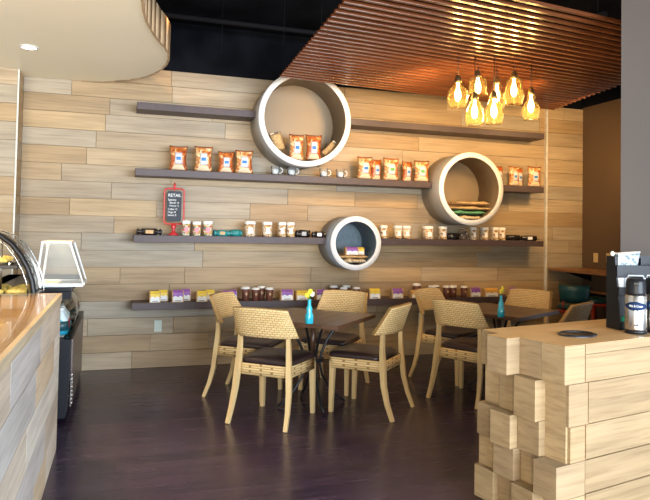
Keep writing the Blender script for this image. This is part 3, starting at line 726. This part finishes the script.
# ------------------------------------------------------------------ pendants
prof = {'round': [(.028, 0), (.034, -.025), (.070, -.060), (.088, -.115), (.084, -.160), (.064, -.205), (.060, -.215)],
        'short': [(.028, 0), (.040, -.012), (.072, -.022), (.076, -.050), (.076, -.125), (.083, -.148), (.080, -.155)],
        'bell': [(.026, 0), (.036, -.018), (.056, -.060), (.078, -.12), (.080, -.16), (.070, -.205), (.064, -.215)],
        'step': [(.028, 0), (.056, -.015), (.064, -.03), (.066, -.085), (.084, -.135), (.086, -.17), (.070, -.222), (.064, -.23)],
        'bulbneck': [(.024, 0), (.040, -.02), (.038, -.042), (.030, -.058), (.060, -.09), (.078, -.135), (.074, -.18), (.062, -.215), (.060, -.225)]}
def pendant(x, y, ztop, kind, label):
    t = thing('pendant_lamp', label, 'pendant lamp', (x, y, ztop), 0, 'amber glass pendant lamps')
    mb = MB(); mb.tube([(0, 0, .05), (0, 0, 2.929-ztop)], .0035, 6); mb.build('cord', M['black'], t)
    mb = MB(); mb.lathe([(.012, .058), (.022, .05), (.026, .02), (.030, .012), (.030, -.004), (.020, -.006)], n=16); mb.build('socket_cap', M['brass'], t)
    p = prof[kind]; q = [(r-.0025, z) for r, z in p[::-1]]
    mb = MB(); mb.lathe(p+q, n=28, cap=False); mb.build('glass_shade', M['amber'], t)
    zc = -.10 if kind != 'short' else -.08
    mb = MB(); mb.lathe([(.010, -.008), (.012, zc+.045), (.022, zc+.02), (.026, zc-.015), (.020, zc-.045), (.006, zc-.062)], n=16); bo = mb.build('bulb', M['bulb'], t)
    l = bpy.data.lights.new('pendant_light', 'POINT'); l.energy = 5.5; l.color = (1, .62, .26); l.shadow_soft_size = .03
    lo = bpy.data.objects.new('pendant_light', l); COL.objects.link(lo); lo.parent = t; lo.location = (0, 0, zc-.09)
PEND = [(458, 82, 4.60, 'round', 'leftmost amber pendant lamp of the cluster, round'), (478, 77, 4.70, 'short', 'short squarish amber pendant lamp, highest of the cluster'),
        (476, 99, 4.50, 'bell', 'low amber pendant lamp under the short squarish one'), (493, 98, 4.45, 'bell', 'low amber pendant lamp in the middle of the cluster'),
        (497, 84, 4.75, 'bulbneck', 'amber pendant lamp behind the low middle one'), (514, 78, 4.60, 'step', 'tall stepped amber pendant lamp second from the right'),
        (531, 94, 4.60, 'bulbneck', 'rightmost amber pendant lamp of the cluster')]
PPOS = [(2.642, 2.697), (2.894, 2.786), (2.742, 2.544), (2.893, 2.553), (3.116, 2.757), (3.187, 2.782), (3.361, 2.658)]
for (px, py, Y, k, lab), (X, Z) in zip(PEND, PPOS): pendant(X, Y, Z, k, lab)

# ------------------------------------------------------------------ chairs
def make_chair():
    t = thing('woven_chair', 'x', 'chair', (0, 0, 0), 0, 'woven chairs around the cafe tables')
    # front faces +Y
    def seatpath(s, wx, yb, yf, r):
        """rounded rectangle perimeter s in 0..1"""
        pts = []
        for cx_, cy_, a0 in ((wx-r, yf-r*.8, 0), (-wx+r, yf-r*.8, 90), (-wx*.90+r, yb+r, 180), (wx*.90-r, yb+r, 270)):
            for k in range(7): a = radians(a0+k*15); pts.append((cx_+r*cos(a), cy_+r*sin(a)))
        k = s*len(pts); i = int(k) % len(pts); f = k-int(k); p, q = pts[i], pts[(i+1) % len(pts)]
        return (p[0]+(q[0]-p[0])*f, p[1]+(q[1]-p[1])*f)
    def ap(u, v):
        x, y = seatpath(u, .243, -.225, .235, .06); return (x, y, .352+.085*v)
    def apn(u, v):
        x, y = seatpath(u, .243, -.225, .235, .06); return (-x*.5, -y*.5, 0)
    mb = MB(); mb.sheet(ap, 56, 2, .08, (1.75, .085), apn); mb.build('seat_apron', M['weave'], t)
    # cushion
    def cu(u, v):
        x, y = seatpath(u, .232, -.195, .238, .07); e = [(1.0, .432), (1.02, .445), (1.0, .462), (.93, .476), (.6, .486), (.02, .488)]
        k = min(int(v*5), 4); f = v*5-k; s_ = e[k][0]+(e[k+1][0]-e[k][0])*f; z = e[k][1]+(e[k+1][1]-e[k][1])*f
        return (x*s_, (y-.02)*s_+.02, z)
    mb = MB(); mb.sheet(cu, 56, 10); bmesh.ops.remove_doubles(mb.bm, verts=mb.bm.verts[:], dist=.001)
    mb.build('seat_cushion', M['leather'], t)
    for s_ in (-1, 1):
        mb = MB(); mb.t = (.3, .2, .4, 1); mb.tube([(s_*.222, .212, .0), (s_*.220, .208, .2), (s_*.217, .203, .40)], [.021, .025, .029], 4)
        mb.build('front_leg', M['blond'], t)
        mb = MB(); mb.t = (.7, .5, .1, 1)
        mb.tube([(s_*.236, -.315, .0), (s_*.230, -.268, .12), (s_*.222, -.235, .25), (s_*.213, -.222, .38), (s_*.207, -.214, .48), (s_*.202, -.210, .57), (s_*.199, -.214, .665)], [.019, .022, .026, .028, .025, .022, .019], 4)
        mb.build('rear_leg', M['blond'], t)
    # wrap-around woven back
    def bk(u, v):
        s_ = 2*u-1; hw = lerp(.258, .222, v); fw = lerp(.105, .035, v)
        x = hw*math.sin(s_*1.18)/math.sin(1.18); y = lerp(-.258, -.318, v)+fw*abs(s_)**2.4
        return (x, y, lerp(.640, .853, v)+.010*cos(s_*1.5)*v)
    def bn(u, v): s_ = 2*u-1; return (-.55*s_, .9, .1)
    def bk2(u, v):
        p = bk(u, v); n = bn(u, v); return (p[0]-n[0]*.012, p[1]-n[1]*.012, p[2])
    mb = MB(); mb.sheet(bk2, 28, 10, .030, (.58, .23), bn); mb.build('woven_back', M['weave'], t)
    return t
ch0 = make_chair()
def place(x, y, deg, lab, first=[True]):
    rz = radians(deg-90)
    if first[0]:
        ch0.location = (x, y, 0); ch0.rotation_euler.z = rz; ch0['label'] = lab; first[0] = False
    else: dup(ch0, (x, y, 0), rz, lab)
place(1.165, 4.735, 50, 'woven chair in front of the nearer table, its back to the camera')
place(1.93, 4.76, 135, 'woven chair at the right of the nearer table, seen from its side')
place(1.88, 5.48, 229, 'woven chair at the far side of the nearer table, facing the camera')
place(1.10, 5.46, -34, 'leftmost woven chair, at the left of the nearer table')
place(2.96, 4.87, 29, 'woven chair in front of the farther table, its back to the camera')
place(3.135, 5.55, -60, 'woven chair at the left far side of the farther table')
place(3.83, 5.42, 209, 'woven chair at the far right of the farther table, facing the camera')
place(3.62, 4.66, 119, 'rightmost woven chair, in front of the teal bar stool')

# ------------------------------------------------------------------ tables
def make_table():
    t = thing('cafe_table', 'x', 'table', (0, 0, 0), 0, 'square dark wood cafe tables')
    mb = MB()
    for i in range(6):
        mb.newtone(); mb.box((0, -.4+.8*(i+.5)/6, .712), (.80, .8/6-.0012, .034), bev=.002)
    mb.build('tabletop', M['table_wood'], t)
    mb = MB(); mb.box((0, 0, .688), (.5, .06, .014)); mb.box((0, 0, .688), (.06, .5, .014)); mb.build('top_bracket', M['blackmetal'], t)
    for k in range(4):
        a = radians(45+90*k); c_, s_ = cos(a), sin(a)
        pr_ = [(.24, .685), (.19, .62), (.12, .52), (.075, .42), (.065, .33), (.085, .24), (.15, .14), (.22, .06), (.29, .012)]
        mb = MB(); mb.tube([(r*c_, r*s_, z) for r, z in pr_], [.011]*9, 8); mb.build('leg', M['blackmetal'], t)
    mb = MB(); mb.lathe([(.085, .36), (.095, .365), (.095, .385), (.085, .39)], n=20); mb.build('collar', M['blackmetal'], t)
    mb = MB(); mb.tube([(0, 0, .36), (0, 0, .69)], .022, 10); mb.build('post', M['table_wood'], t)
    return t
tb = make_table(); tb.location = (1.53, 4.97, 0); tb.rotation_euler.z = radians(47); tb['label'] = 'square dark wood table at the left, nearer the counter of pastries'
dup(tb, (3.39, 5.09, 0), radians(28), 'square dark wood table at the right, behind the block-sided counter')
def vase(loc, lab, petal, rz):
    t = thing('flower_vase', lab, 'vase', loc, rz)
    mb = MB(); mb.lathe([(.026, 0), (.030, .004), (.030, .06), (.020, .085), (.022, .115), (.012, .14), (.012, .175), (.015, .182)], n=20, sq=.75); mb.build('glass_bottle', M['teal_glass'], t)
    mb = MB(); mb.tube([(0, 0, .17), (.004, 0, .215)], .003, 6); mb.build('stem', M['stem'], t)
    for k, (dx, dz, mt) in enumerate([(-.022, .215, 'yellow'), (.022, .222, petal), (.0, .242, 'yellow')]):
        mb = MB()
        for j in range(8):
            a = j*pi/4; mb.lathe([(.002, -.006), (.010, .0), (.002, .006)], (dx+.015*cos(a), -.005*k, dz+.015*sin(a)), 8)
        mb.lathe([(.003, -.008), (.010, 0), (.003, .008)], (dx, -.005*k-.005, dz), 8)
        mb.build('blossom', M[mt], t)
vase((1.371, 4.563, 0.73), 'turquoise bottle vase with yellow flowers on the left table', 'white_petal', .3)
vase((3.087, 4.611, 0.73), 'turquoise bottle vase with yellow flower on the right table', 'yellow', .8)

# ------------------------------------------------------------------ service counter, left
t = thing('service_counter', 'long service counter with washed plank side and glossy amber top', 'counter', (-.9, 2.2, 0))
mb = MB(); mb.t = (.3, .3, .3, 1); mb.box((-.06, -.05, .475), (1.16, 4.46, .95))
planks(mb, -2.3, 2.19, .0, .95, .19, lambda a, b, z, zz: mb.box((.531, (a+b)/2, (z+zz)/2), (.018, b-a, zz-z), bev=.001), 21, .5, 1.3)
mb.build('plank_body', M['counter'], t)
mb = MB(); mb.t = (.3, .6, .3, 1); mb.box((-.06, -.05, .974), (1.17, 4.46, .046), bev=.002); mb.build('counter_top', M['counter_top'], t)
mb = MB(); mb.t = (.5, .6, .3, 1); mb.box((.536, -.05, .9735), (.022, 4.49, .049), bev=.002); mb.box((-.06, 2.187, .9735), (1.17, .016, .049), bev=.002); mb.build('edge_band', M['counter_edge'], t)

# pastry case behind the counter's end
t = thing('pastry_case', 'curved glass pastry case with black arched frame', 'display case', (-1.03, 4.43, 0))
arch = [(.505, .99), (.490, 1.08), (.462, 1.16), (.420, 1.24), (.368, 1.31), (.300, 1.365), (.22, 1.395), (.12, 1.41), (-.3, 1.41)]
def archbar(y, r, nm, mt):
    mb = MB(); mb.tube([(x, y, z) for x, z in [(.51, .90)]+arch], r, 8); return mb.build(nm, mt, t)
archbar(0, .018, 'near_frame', M['black']); 
mb = MB(); mb.tube([(x-.03, -.012, z-.012) for x, z in arch], .004, 6); mb.build('frame_trim', M['steel'], t)
LEN = .53
def gl(u, v):
    k = u*(len(arch)-1); i = min(int(k), len(arch)-2); f = k-i; return (lerp(arch[i][0], arch[i+1][0], f), .01+v*LEN, lerp(arch[i][1], arch[i+1][1], f))
mb = MB(); mb.sheet(gl, 24, 2, .006, (1, 1), lambda u, v: (-.7, 0, -.7)); mb.build('curved_glass', M['caseglass'], t)
archbar(LEN, .006, 'far_frame', M['steel'])
mb = MB(); mb.box((-.05, LEN/2, .46), (1.06, LEN, .92), bev=.005); mb.build('cabinet', M['black'], t)
mb = MB(); mb.box((0.0, LEN/2, .945), (1.0, LEN, .05), bev=.004); mb.build('deck', M['steel'], t)
mb = MB(); mb.box((-.02, LEN/2, 1.165), (.84, LEN-.04, .022), bev=.003); mb.build('glass_shelf', M['black'], t)
mb = MB(); mb.tube([(.35, .02, 1.185), (.35, LEN-.02, 1.185)], .008, 6); mb.tube([(-.4, .02, 1.185), (.35, .02, 1.185)], .006, 6); mb.build('shelf_rail', M['steel'], t)
mb = MB(); mb.tube([(.28, LEN*.35, .97), (.28, LEN*.35, 1.36)], .007, 6); mb.build('post', M['steel'], t)
def pastry(label, x, y, z, s, rz, kind):
    t = thing('pastry' if kind == 'roll' else 'banana_bread_roll', label, 'pastry', (x, y, z), rz, 'golden pastries in the case')
    n = 16; mb = MB(); pts = []; rr = []
    for k in range(n+1):
        a = lerp(-1.1, 1.1, k/n); pts.append((s*1.1*sin(a), s*.45*cos(a), s*.42)); rr.append(s*(.10+.32*max(0, cos(a*1.28))**.8)*(1+.08*cos(k*pi)))
    mb.tube(pts, rr, 12); mb.build('crust', M['dough'], t)
    mb = MB(); mb.lathe([(s*.02, s*.74), (s*.22, s*.70), (s*.26, s*.62)], (0, s*.42, 0), 10); mb.build('glaze', M['label_yellow'], t)
k = 0
rn = random.Random(3)
row_lab = ['front', 'second', 'third', 'rear']
for j, y in enumerate((4.53, 4.68, 4.84)):
    for i, x in enumerate((-.64, -.78, -.92)):
        pastry('golden pastry on the lower deck of the case, %s row, %s from the glass' % (row_lab[j], ['first', 'second', 'third'][i]), x+rn.uniform(-.01, .01), y,   .972, .058, rn.uniform(-.6, .6), 'roll')
for j, y in enumerate((4.53, 4.67, 4.81)):
    for i, x in enumerate((-.76, -.89)):
        pastry('yellow pastry on the upper shelf of the case, %s row, %s from the glass' % (row_lab[j], ['first', 'second'][i]), x, y, 1.178, .052, rn.uniform(-.6, .6), 'roll')

# open grab-and-go cooler past the case
t = thing('open_cooler', 'black open cooler of cold drinks against the back wall', 'cooler', (-.655, 5.92, 0))
CY0, CY1 = -.03, .47
cab = [(-.32, .03), (.30, .03), (.315, .10), (.325, .60), (-.32, .60)]
mb = MB(); mb.prism(cab, 'Y', CY0-.92, CY1+.25); mb.build('base_cabinet', M['black'], t)
mb = MB(); mb.box((.328, -.22, .34), (.012, 1.30, .50), bev=.002); gp = mb.build('front_grille', M['cooler_panel'], t)
for k in range(8):
    mb = MB(); mb.box((.333, -.86, .12+.03*k), (.014, .05, .012), bev=.002); mb.build('vent', M['steel'], gp)
mb = MB(); mb.box((-.26, -.22, .78), (.12, 1.40, .40)); mb.build('back_panel', M['black'], t)
mb = MB(); mb.box((-.0, -.22, .965), (.64, 1.40, .03), bev=.004); mb.build('canopy', M['black'], t)
sidep = [(-.32, .60), (-.32, .95), (.318, .95), (.318, .90), (.20, .88), (.10, .82), (.02, .74), (-.06, .60)]
for y in (CY0-.91, CY1):
    mb = MB(); mb.prism(sidep, 'Y', y, y+.02); mb.build('side_panel', M['black'], t)
arc = [(.30, .61), (.318, .70), (.305, .78), (.26, .86), (.18, .93)]
mb = MB(); mb.sheet(lambda u, v: (lerp(arc[min(int(u*4), 3)][0], arc[min(int(u*4), 3)+1][0], u*4-min(int(u*4), 3)), lerp(CY0-.90, CY1, v), lerp(arc[min(int(u*4), 3)][1], arc[min(int(u*4), 3)+1][1], u*4-min(int(u*4), 3))), 12, 2, .005, (1, 1), lambda u, v: (-1, 0, 0))
mb.build('curved_guard', M['caseglass'], t)
for z in (.62,):
    mb = MB(); mb.box((.02 if z < .7 else -.06, -.22, z-.006), (.5 if z < .7 else .34, 1.3, .012)); mb.build('wire_shelf', M['steel'], t)
cols = [('teal_vinyl', 'teal'), ('white_plastic', 'white'), ('red', 'red'), ('navy', 'navy'), ('teal_glass', 'turquoise')]
pos = ['front', 'second', 'third', 'fourth', 'fifth', 'sixth', 'seventh', 'eighth', 'last']
bt0 = None
for lv, z in (('lower', .627),):
    for j in range(8):
        for i in range(3 if lv == 'lower' else 2):
            x = -.655+.245-.125*i; y = 5.07+.135*j
            cm, cn = cols[(j*2+i*3+(lv == 'upper')) % 5]
            b_ = thing('drink_bottle', '%s labelled drink bottle in the open cooler, %s along, %s from the aisle' % (cn, pos[j], ['first', 'second', 'third'][i]), 'bottle', (x, y, z), 0, 'bottles in the open cooler'); b_.scale = (1.55,)*3
            if bt0 is None:
                mb = MB(); mb.lathe([(.030, 0), (.034, .006), (.034, .075), (.014, .105), (.013, .118)], n=14); ba = mb.build('bottle_body', M['products'], b_)
                mb = MB(); mb.lathe([(.0355, .02), (.0355, .065)], n=14); bb = mb.build('wrap', M[cm], b_)
                mb = MB(); mb.lathe([(.015, .112), (.015, .128)], n=10); bc = mb.build('cap', M['white_plastic'], b_)
                bt0 = (ba, bb, bc); wraps = {cn: bb.data}
            else:
                for s_ in bt0:
                    q = s_.copy(); q.parent = b_; COL.objects.link(q)
                    if s_ is bt0[1]:
                        if cn not in wraps:
                            d_ = s_.data.copy(); d_.materials[0] = M[cm]; wraps[cn] = d_
                        q.data = wraps[cn]

# clear acrylic bin on the cooler
t = thing('acrylic_bin', 'sloping clear display bin with white edges on the black cooler', 'display bin', (-.635, 5.02, .981))
ax = [(.05, .02), (.375, .02), (.275, .33), (.085, .33)]
for y in (0, .42):
    pass
A = {k: [(ax[i][0], (0.02 if k == 0 else .42), ax[i][1]) for i in range(4)] for k in (0, 1)}
mb = MB()
for k in (0, 1): mb.tube(A[k]+[A[k][0]], .011, 4)
for i in range(4): mb.tube([A[0][i], A[1][i]], .011, 4)
mb.build('white_frame', M['white_plastic'], t)
for k in (0, 1):
    mb = MB(); mb.prism(ax, 'Y', (.018 if k == 0 else .418), (.022 if k == 0 else .422)); mb.build('clear_panel', M['clear'], t)
mb = MB(); mb.prism([(ax[1][0], ax[1][1]), (ax[2][0], ax[2][1]), (ax[2][0]-.004, ax[2][1]), (ax[1][0]-.004, ax[1][1])], 'Y', .03, .41); mb.build('sloping_front', M['clear'], t)
mb = MB(); mb.box((.213, .22, .009), (.32, .40, .018), bev=.003); mb.build('tray', M['white_plastic'], t)
mb = MB(); mb.box((.18, .22, .334), (.19, .40, .010), bev=.003); mb.build('hinged_lid', M['white_plastic'], t)

# ------------------------------------------------------------------ block-sided station, right
TH = radians(12); P0 = Vector((1.949, 2.401, 0))
st = thing('block_counter', 'pale oak self-serve counter with staggered stacked blocks on its side', 'counter', P0, TH)
offs = [[0, .0, -.088, .004], [.030, -.04, .0, .06], [.042, -.012, -.062, -.02], [-.052, .012, -.038, -.006], [.02, -.052, .0, -.036], [-.03, .02, -.05, .01]]
tones = random.Random(9)
RZ = [.92, .742, .546, .380, .222, .06]
for r in range(5):
    z1 = RZ[r]; z0 = RZ[r+1]; RH = z1-z0
    for k in range(4):
        o_ = offs[r][k]; v0 = .135*k; dp = .135
        x1 = (.142 if k == 0 else .30)
        if k == 0 and r: x1 = .145+(.02 if r == 1 else 0)
        mb = MB(); mb.t = (tones.random(), tones.random(), tones.random(), 1)
        mb.box(((o_+x1)/2, v0+dp/2, (z0+z1)/2), (x1-o_-.001, dp-.002, RH-.002), bev=.002); mb.build('block', M['blocks'], st)
mb = MB(); mb.box((.68, .28, .035), (1.3, .48, .07)); mb.build('plinth', M['black'], st)
mb = MB(); mb.t = (.3, .3, .3, 1); mb.box((.69, .275, .475), (1.32, .515, .80)); mb.build('cabinet', M['blocks'], st)
for r in range(5):
    z1 = RZ[r] - (.046 if r == 0 else 0); z0 = RZ[r+1]
    xs = (.145, .168, .150, .145, .150)[r]
    mb = MB(); mb.t = (.3+.4*tones.random(), tones.random(), tones.random(), 1); mb.box(((xs+.008+1.35)/2, .010+.006, (z0+z1)/2), (1.35-xs-.008, .022, z1-z0-.006), bev=.003); mb.build('front_panel', M['blocks'], st)
mb = MB(); mb.t = (.5, .6, .3, 1); mb.box((.146+.602, .012, .897), (1.204, .024, .046), bev=.002); mb.build('top_edge', M['blocks'], st)
mb = MB(); mb.t = (.4, .3, .3, 1)
# top with staggered left outline
topl = []
for k in range(4):
    o_ = offs[0][k]; topl += [(o_+.001, .135*k+.001), (o_+.001, .135*(k+1)-.001)]
tp = [(1.35, .001)]; tp = [(1.35, .539)] + topl[::-1] + [(1.35, .001)]
mb.prism(tp, 'Z', .9203, .9222); mb.build('counter_top', M['station_top'], st)
def sp(u, v, z=.9224): # station local to world
    return (P0.x+u*cos(TH)-v*sin(TH), P0.y+u*sin(TH)+v*cos(TH), z)
t = thing('waste_opening', 'black oval waste opening set in the block-sided counter top', 'waste opening', sp(.345, .205), TH)
mb = MB(); mb.lathe([(.108, 0), (.108, .006), (.098, .010), (.090, .010), (.088, .001), (.108, 0)], n=40, cap=False, sy=.8); mb.build('ring', M['blackmetal'], t)
mb = MB(); mb.lathe([(.0895, .001), (.0895, .003)], n=40, sy=.8); mb.build('flap', M['black'], t)

def airpot(loc, rz, lab, text_):
    t = thing('airpot', lab, 'airpot', loc, rz, 'steel airpots on the block-sided counter')
    mb = MB(); mb.lathe([(.066, 0), (.070, .004), (.070, .022), (.066, .026)], n=36); mb.build('base_ring', M['black'], t)
    mb = MB(); mb.lathe([(.067, .024), (.068, .03), (.068, .255), (.064, .262)], n=36); mb.build('steel_body', M['steel'], t)
    mb = MB(); mb.lathe([(.065, .258), (.064, .275), (.060, .345), (.057, .365), (.045, .372)], n=36); ld = mb.build('pump_lid', M['black'], t)
    mb = MB(); mb.box((0, -.055, .338), (.034, .03, .022), bev=.004); mb.build('spout', M['black'], ld)
    mb = MB(); mb.tube([(-.050, 0, .372), (-.045, .0, .388), (.045, 0, .388), (.050, 0, .372)], .006, 8); mb.build('carry_handle', M['gingham'], t)
    def lb(u, v):
        a = (u-.5)*2.3; zz = .187+.030*(2*v-1)*max(.35, 1-abs(2*u-1)**2.5)
        return (.0688*sin(a), -.0688*cos(a), zz)
    mb = MB(); mb.sheet(lb, 20, 4, .0012, (1, 1), lambda u, v: (sin((u-.5)*2.3), -cos((u-.5)*2.3), 0)); lo = mb.build('oval_label', M['navy'], t)
    mb = MB(); mb.box((0, -.0688, .062), (.026, .003, .010), bev=.001); mb.build('small_plate', M['navy'], t)
    # lettering wrapped round the body
    o = text(text_, .022, (0, 0, 0), (0, 0, 0), M['white'], lo, 'lettering', 'CENTER', .0004, .72)
    for v in o.data.vertices:
        x, y, z = v.co; a = x/.0702; rr_ = .0706+z; v.co = (rr_*sin(a), -rr_*cos(a), .187+y)
    t.scale = (.78, .78, .78)
    return t
airpot(sp(.690, .110), -.74, 'steel airpot in full view, first on the counter, navy oval label', 'Milk & Cream')
airpot(sp(.818, .085), -.74, 'steel airpot cut by the right edge of the photo', 'Half & Half')

# black condiment organiser behind the airpots
OR = TH-.30; OP = (2.596, 2.827)
t = thing('condiment_organiser', 'black tiered cup and lid organiser behind the airpots', 'organiser', (OP[0], OP[1], .9224), OR)
side = [(-.075, 0), (.035, 0), (.035, .40), (-.035, .40), (-.075, .06)]
for x_ in (0, .50):
    mb = MB(); mb.prism(side, 'X', x_, x_+.010); mb.build('side_panel', M['black'], t)
mb = MB(); mb.box((.255, .031, .20), (.498, .010, .40)); mb.build('back_panel', M['black'], t)
for z, y0 in ((.004, -.072), (.185, -.055), (.285, -.045)):
    mb = MB(); mb.box((.255, (y0+.026)/2, z+.003), (.488, .026-y0, .007)); mb.build('tier', M['black'], t)
for z, y, h in ((.0, -.074, .045), (.182, -.060, .048), (.285, -.050, .066)):
    mb = MB(); mb.box((.255, y, z+h/2), (.508, .010, h), bev=.002); mb.build('tier_lip', M['black'], t)
for x_ in (.17, .34):
    mb = MB(); mb.box((x_, -.006, .34), (.008, .06, .10)); mb.build('divider', M['black'], t)
    mb = MB(); mb.box((x_, -.010, .235), (.008, .07, .085)); mb.build('divider', M['black'], t)
def spo(u, v, z): return (OP[0]+u*cos(OR)-v*sin(OR), OP[1]+u*sin(OR)+v*cos(OR), .9224+z)
t = thing('sleeve_stack', 'pale leaf-printed sleeves stacked in the top tier of the organiser', 'cup sleeves', spo(.085, -.010, .293), OR)
mb = MB(); mb.prism([(-.068, 0), (.045, 0), (.072, .128), (-.068, .118)], 'Y', -.030, .03); mb.build('sleeves', M['cups_print'], t)
mb = MB(); mb.prism([(-.068, .118), (.073, .128), (.073, .133), (-.068, .123)], 'Y', -.031, .031); mb.build('top_sleeve', M['white'], t)
t = thing('lid_stack', 'white lid stack in the organiser top tier at the right edge', 'lids', spo(.42, -.008, .293), OR)
mb = MB()
for k in range(9): mb.lathe([(.030, .012*k), (.032, .012*k+.004), (.026, .012*k+.011)], n=20)
mb.build('lids', M['white_plastic'], t)
for u_, lab in ((.070, 'pale sugar packets left of the airpot in the middle tier'), (.245, 'pale sugar packets between the two airpots in the middle tier')):
    t = thing('packet_bundle', lab, 'packets', spo(u_, -.012, .1925), OR)
    for i in range(5):
        mb = MB(); mb.box((-.035+.018*i, -.020+.008*i, .045), (.045, .004, .085), .0); mb.build('packet', M['white'] if i % 2 == 0 else M['gingham'], t)
t = thing('green_net_pouch', 'bright green crumpled packet in the lowest tier of the organiser', 'packet', spo(.075, -.028, .012), OR)
mb = MB(); mb.lathe([(.03, 0), (.050, .012), (.042, .035), (.02, .055), (.006, .06)], n=12, sy=.6); mb.build('pouch_body', M['green_net'], t)
mb = MB(); mb.tube([(.0, 0, .05), (.03, 0, .075), (.055, 0, .078)], [.012, .014, .004], 8); mb.build('pouch_neck', M['green_net'], t)
mb = MB(); mb.lathe([(.005, 0), (.011, .008), (.012, .018), (.004, .028)], spo(.012, .0, .398), 12); tag(mb.build('cream_knob', M['white_petal']), 'small cream coloured ornament on the top left corner of the organiser', 'ornament')

# ------------------------------------------------------------------ bar ledge and stools, right rear
t = thing('bar_ledge', 'long wooden bar ledge along the brown wall', 'ledge', (5.42, 6.06, 0))
mb = MB(); mb.t = (.3, .2, .2, 1); mb.box((0, 0, 1.003), (.53, 1.22, .032), bev=.006); mb.build('ledge_top', M['live_edge'], t)
for y in (-.5, .45):
    mb = MB(); mb.prism([(.26, .975), (-.12, .975), (.26, .86)], 'Y', y, y+.03); mb.build('bracket', M['duct'], t)
t = thing('low_ledge', 'lower narrow wooden ledge on the brown wall beneath the bar', 'ledge', (5.60, 6.2, 0))
mb = MB(); mb.t = (.2, .2, .2, 1); mb.box((0, 0, .745), (.16, .7, .03), bev=.004); mb.build('ledge_top', M['live_edge'], t)
mb = MB(); mb.box((.05, 0, .70), (.05, .6, .06)); mb.build('bracket', M['duct'], t)
def stool(loc, rz, back, lab, hs=.70):
    t = thing('bar_stool', lab, 'stool', loc, rz)
    mb = MB(); mb.lathe([(.165, hs-.03), (.180, hs-.02), (.178, hs+.012), (.15, hs+.03), (.01, hs+.035)], n=28); mb.build('seat', M['teal_vinyl'], t)
    mb = MB(); mb.lathe([(.168, hs-.065), (.175, hs-.06), (.175, hs-.03), (.16, hs-.028)], n=28); mb.build('seat_ring', M['red_wood'], t)
    for k in range(4):
        a = radians(45+90*k); mb = MB(); mb.tube([(.20*cos(a), .20*sin(a), 0), (.14*cos(a), .14*sin(a), hs-.05)], [.016, .022], 6); mb.build('leg', M['red_wood'], t)
    mb = MB(); mb.tube([(.175*cos(radians(a)), .175*sin(radians(a)), .24) for a in range(0, 360, 20)], .009, 6, closed=True); mb.build('foot_ring', M['blackmetal'], t)
    if back:
        def b(u, v): a = radians(lerp(-52, 52, u)); R_ = .19+.02*v; return (R_*sin(a), -R_*cos(a), hs+.06+.19*v)
        mb = MB(); mb.sheet(b, 14, 3, .022, (1, 1), lambda u, v: (-sin(radians(lerp(-52, 52, u))), cos(radians(lerp(-52, 52, u))), 0)); mb.build('backrest', M['teal_vinyl'], t)
        for s_ in (-1, 1):
            mb = MB(); mb.tube([(s_*.11, -.14, hs-.03), (s_*.115, -.155, hs+.07)], .010, 6); mb.build('back_post', M['red_wood'], t)
    return t
stool((4.83, 5.80, 0), radians(-40), True, 'bar stool with teal vinyl backrest at the bar ledge', .64)
stool((5.36, 6.10, 0), 0, False, 'red backless bar stool with teal seat under the bar ledge', .675)
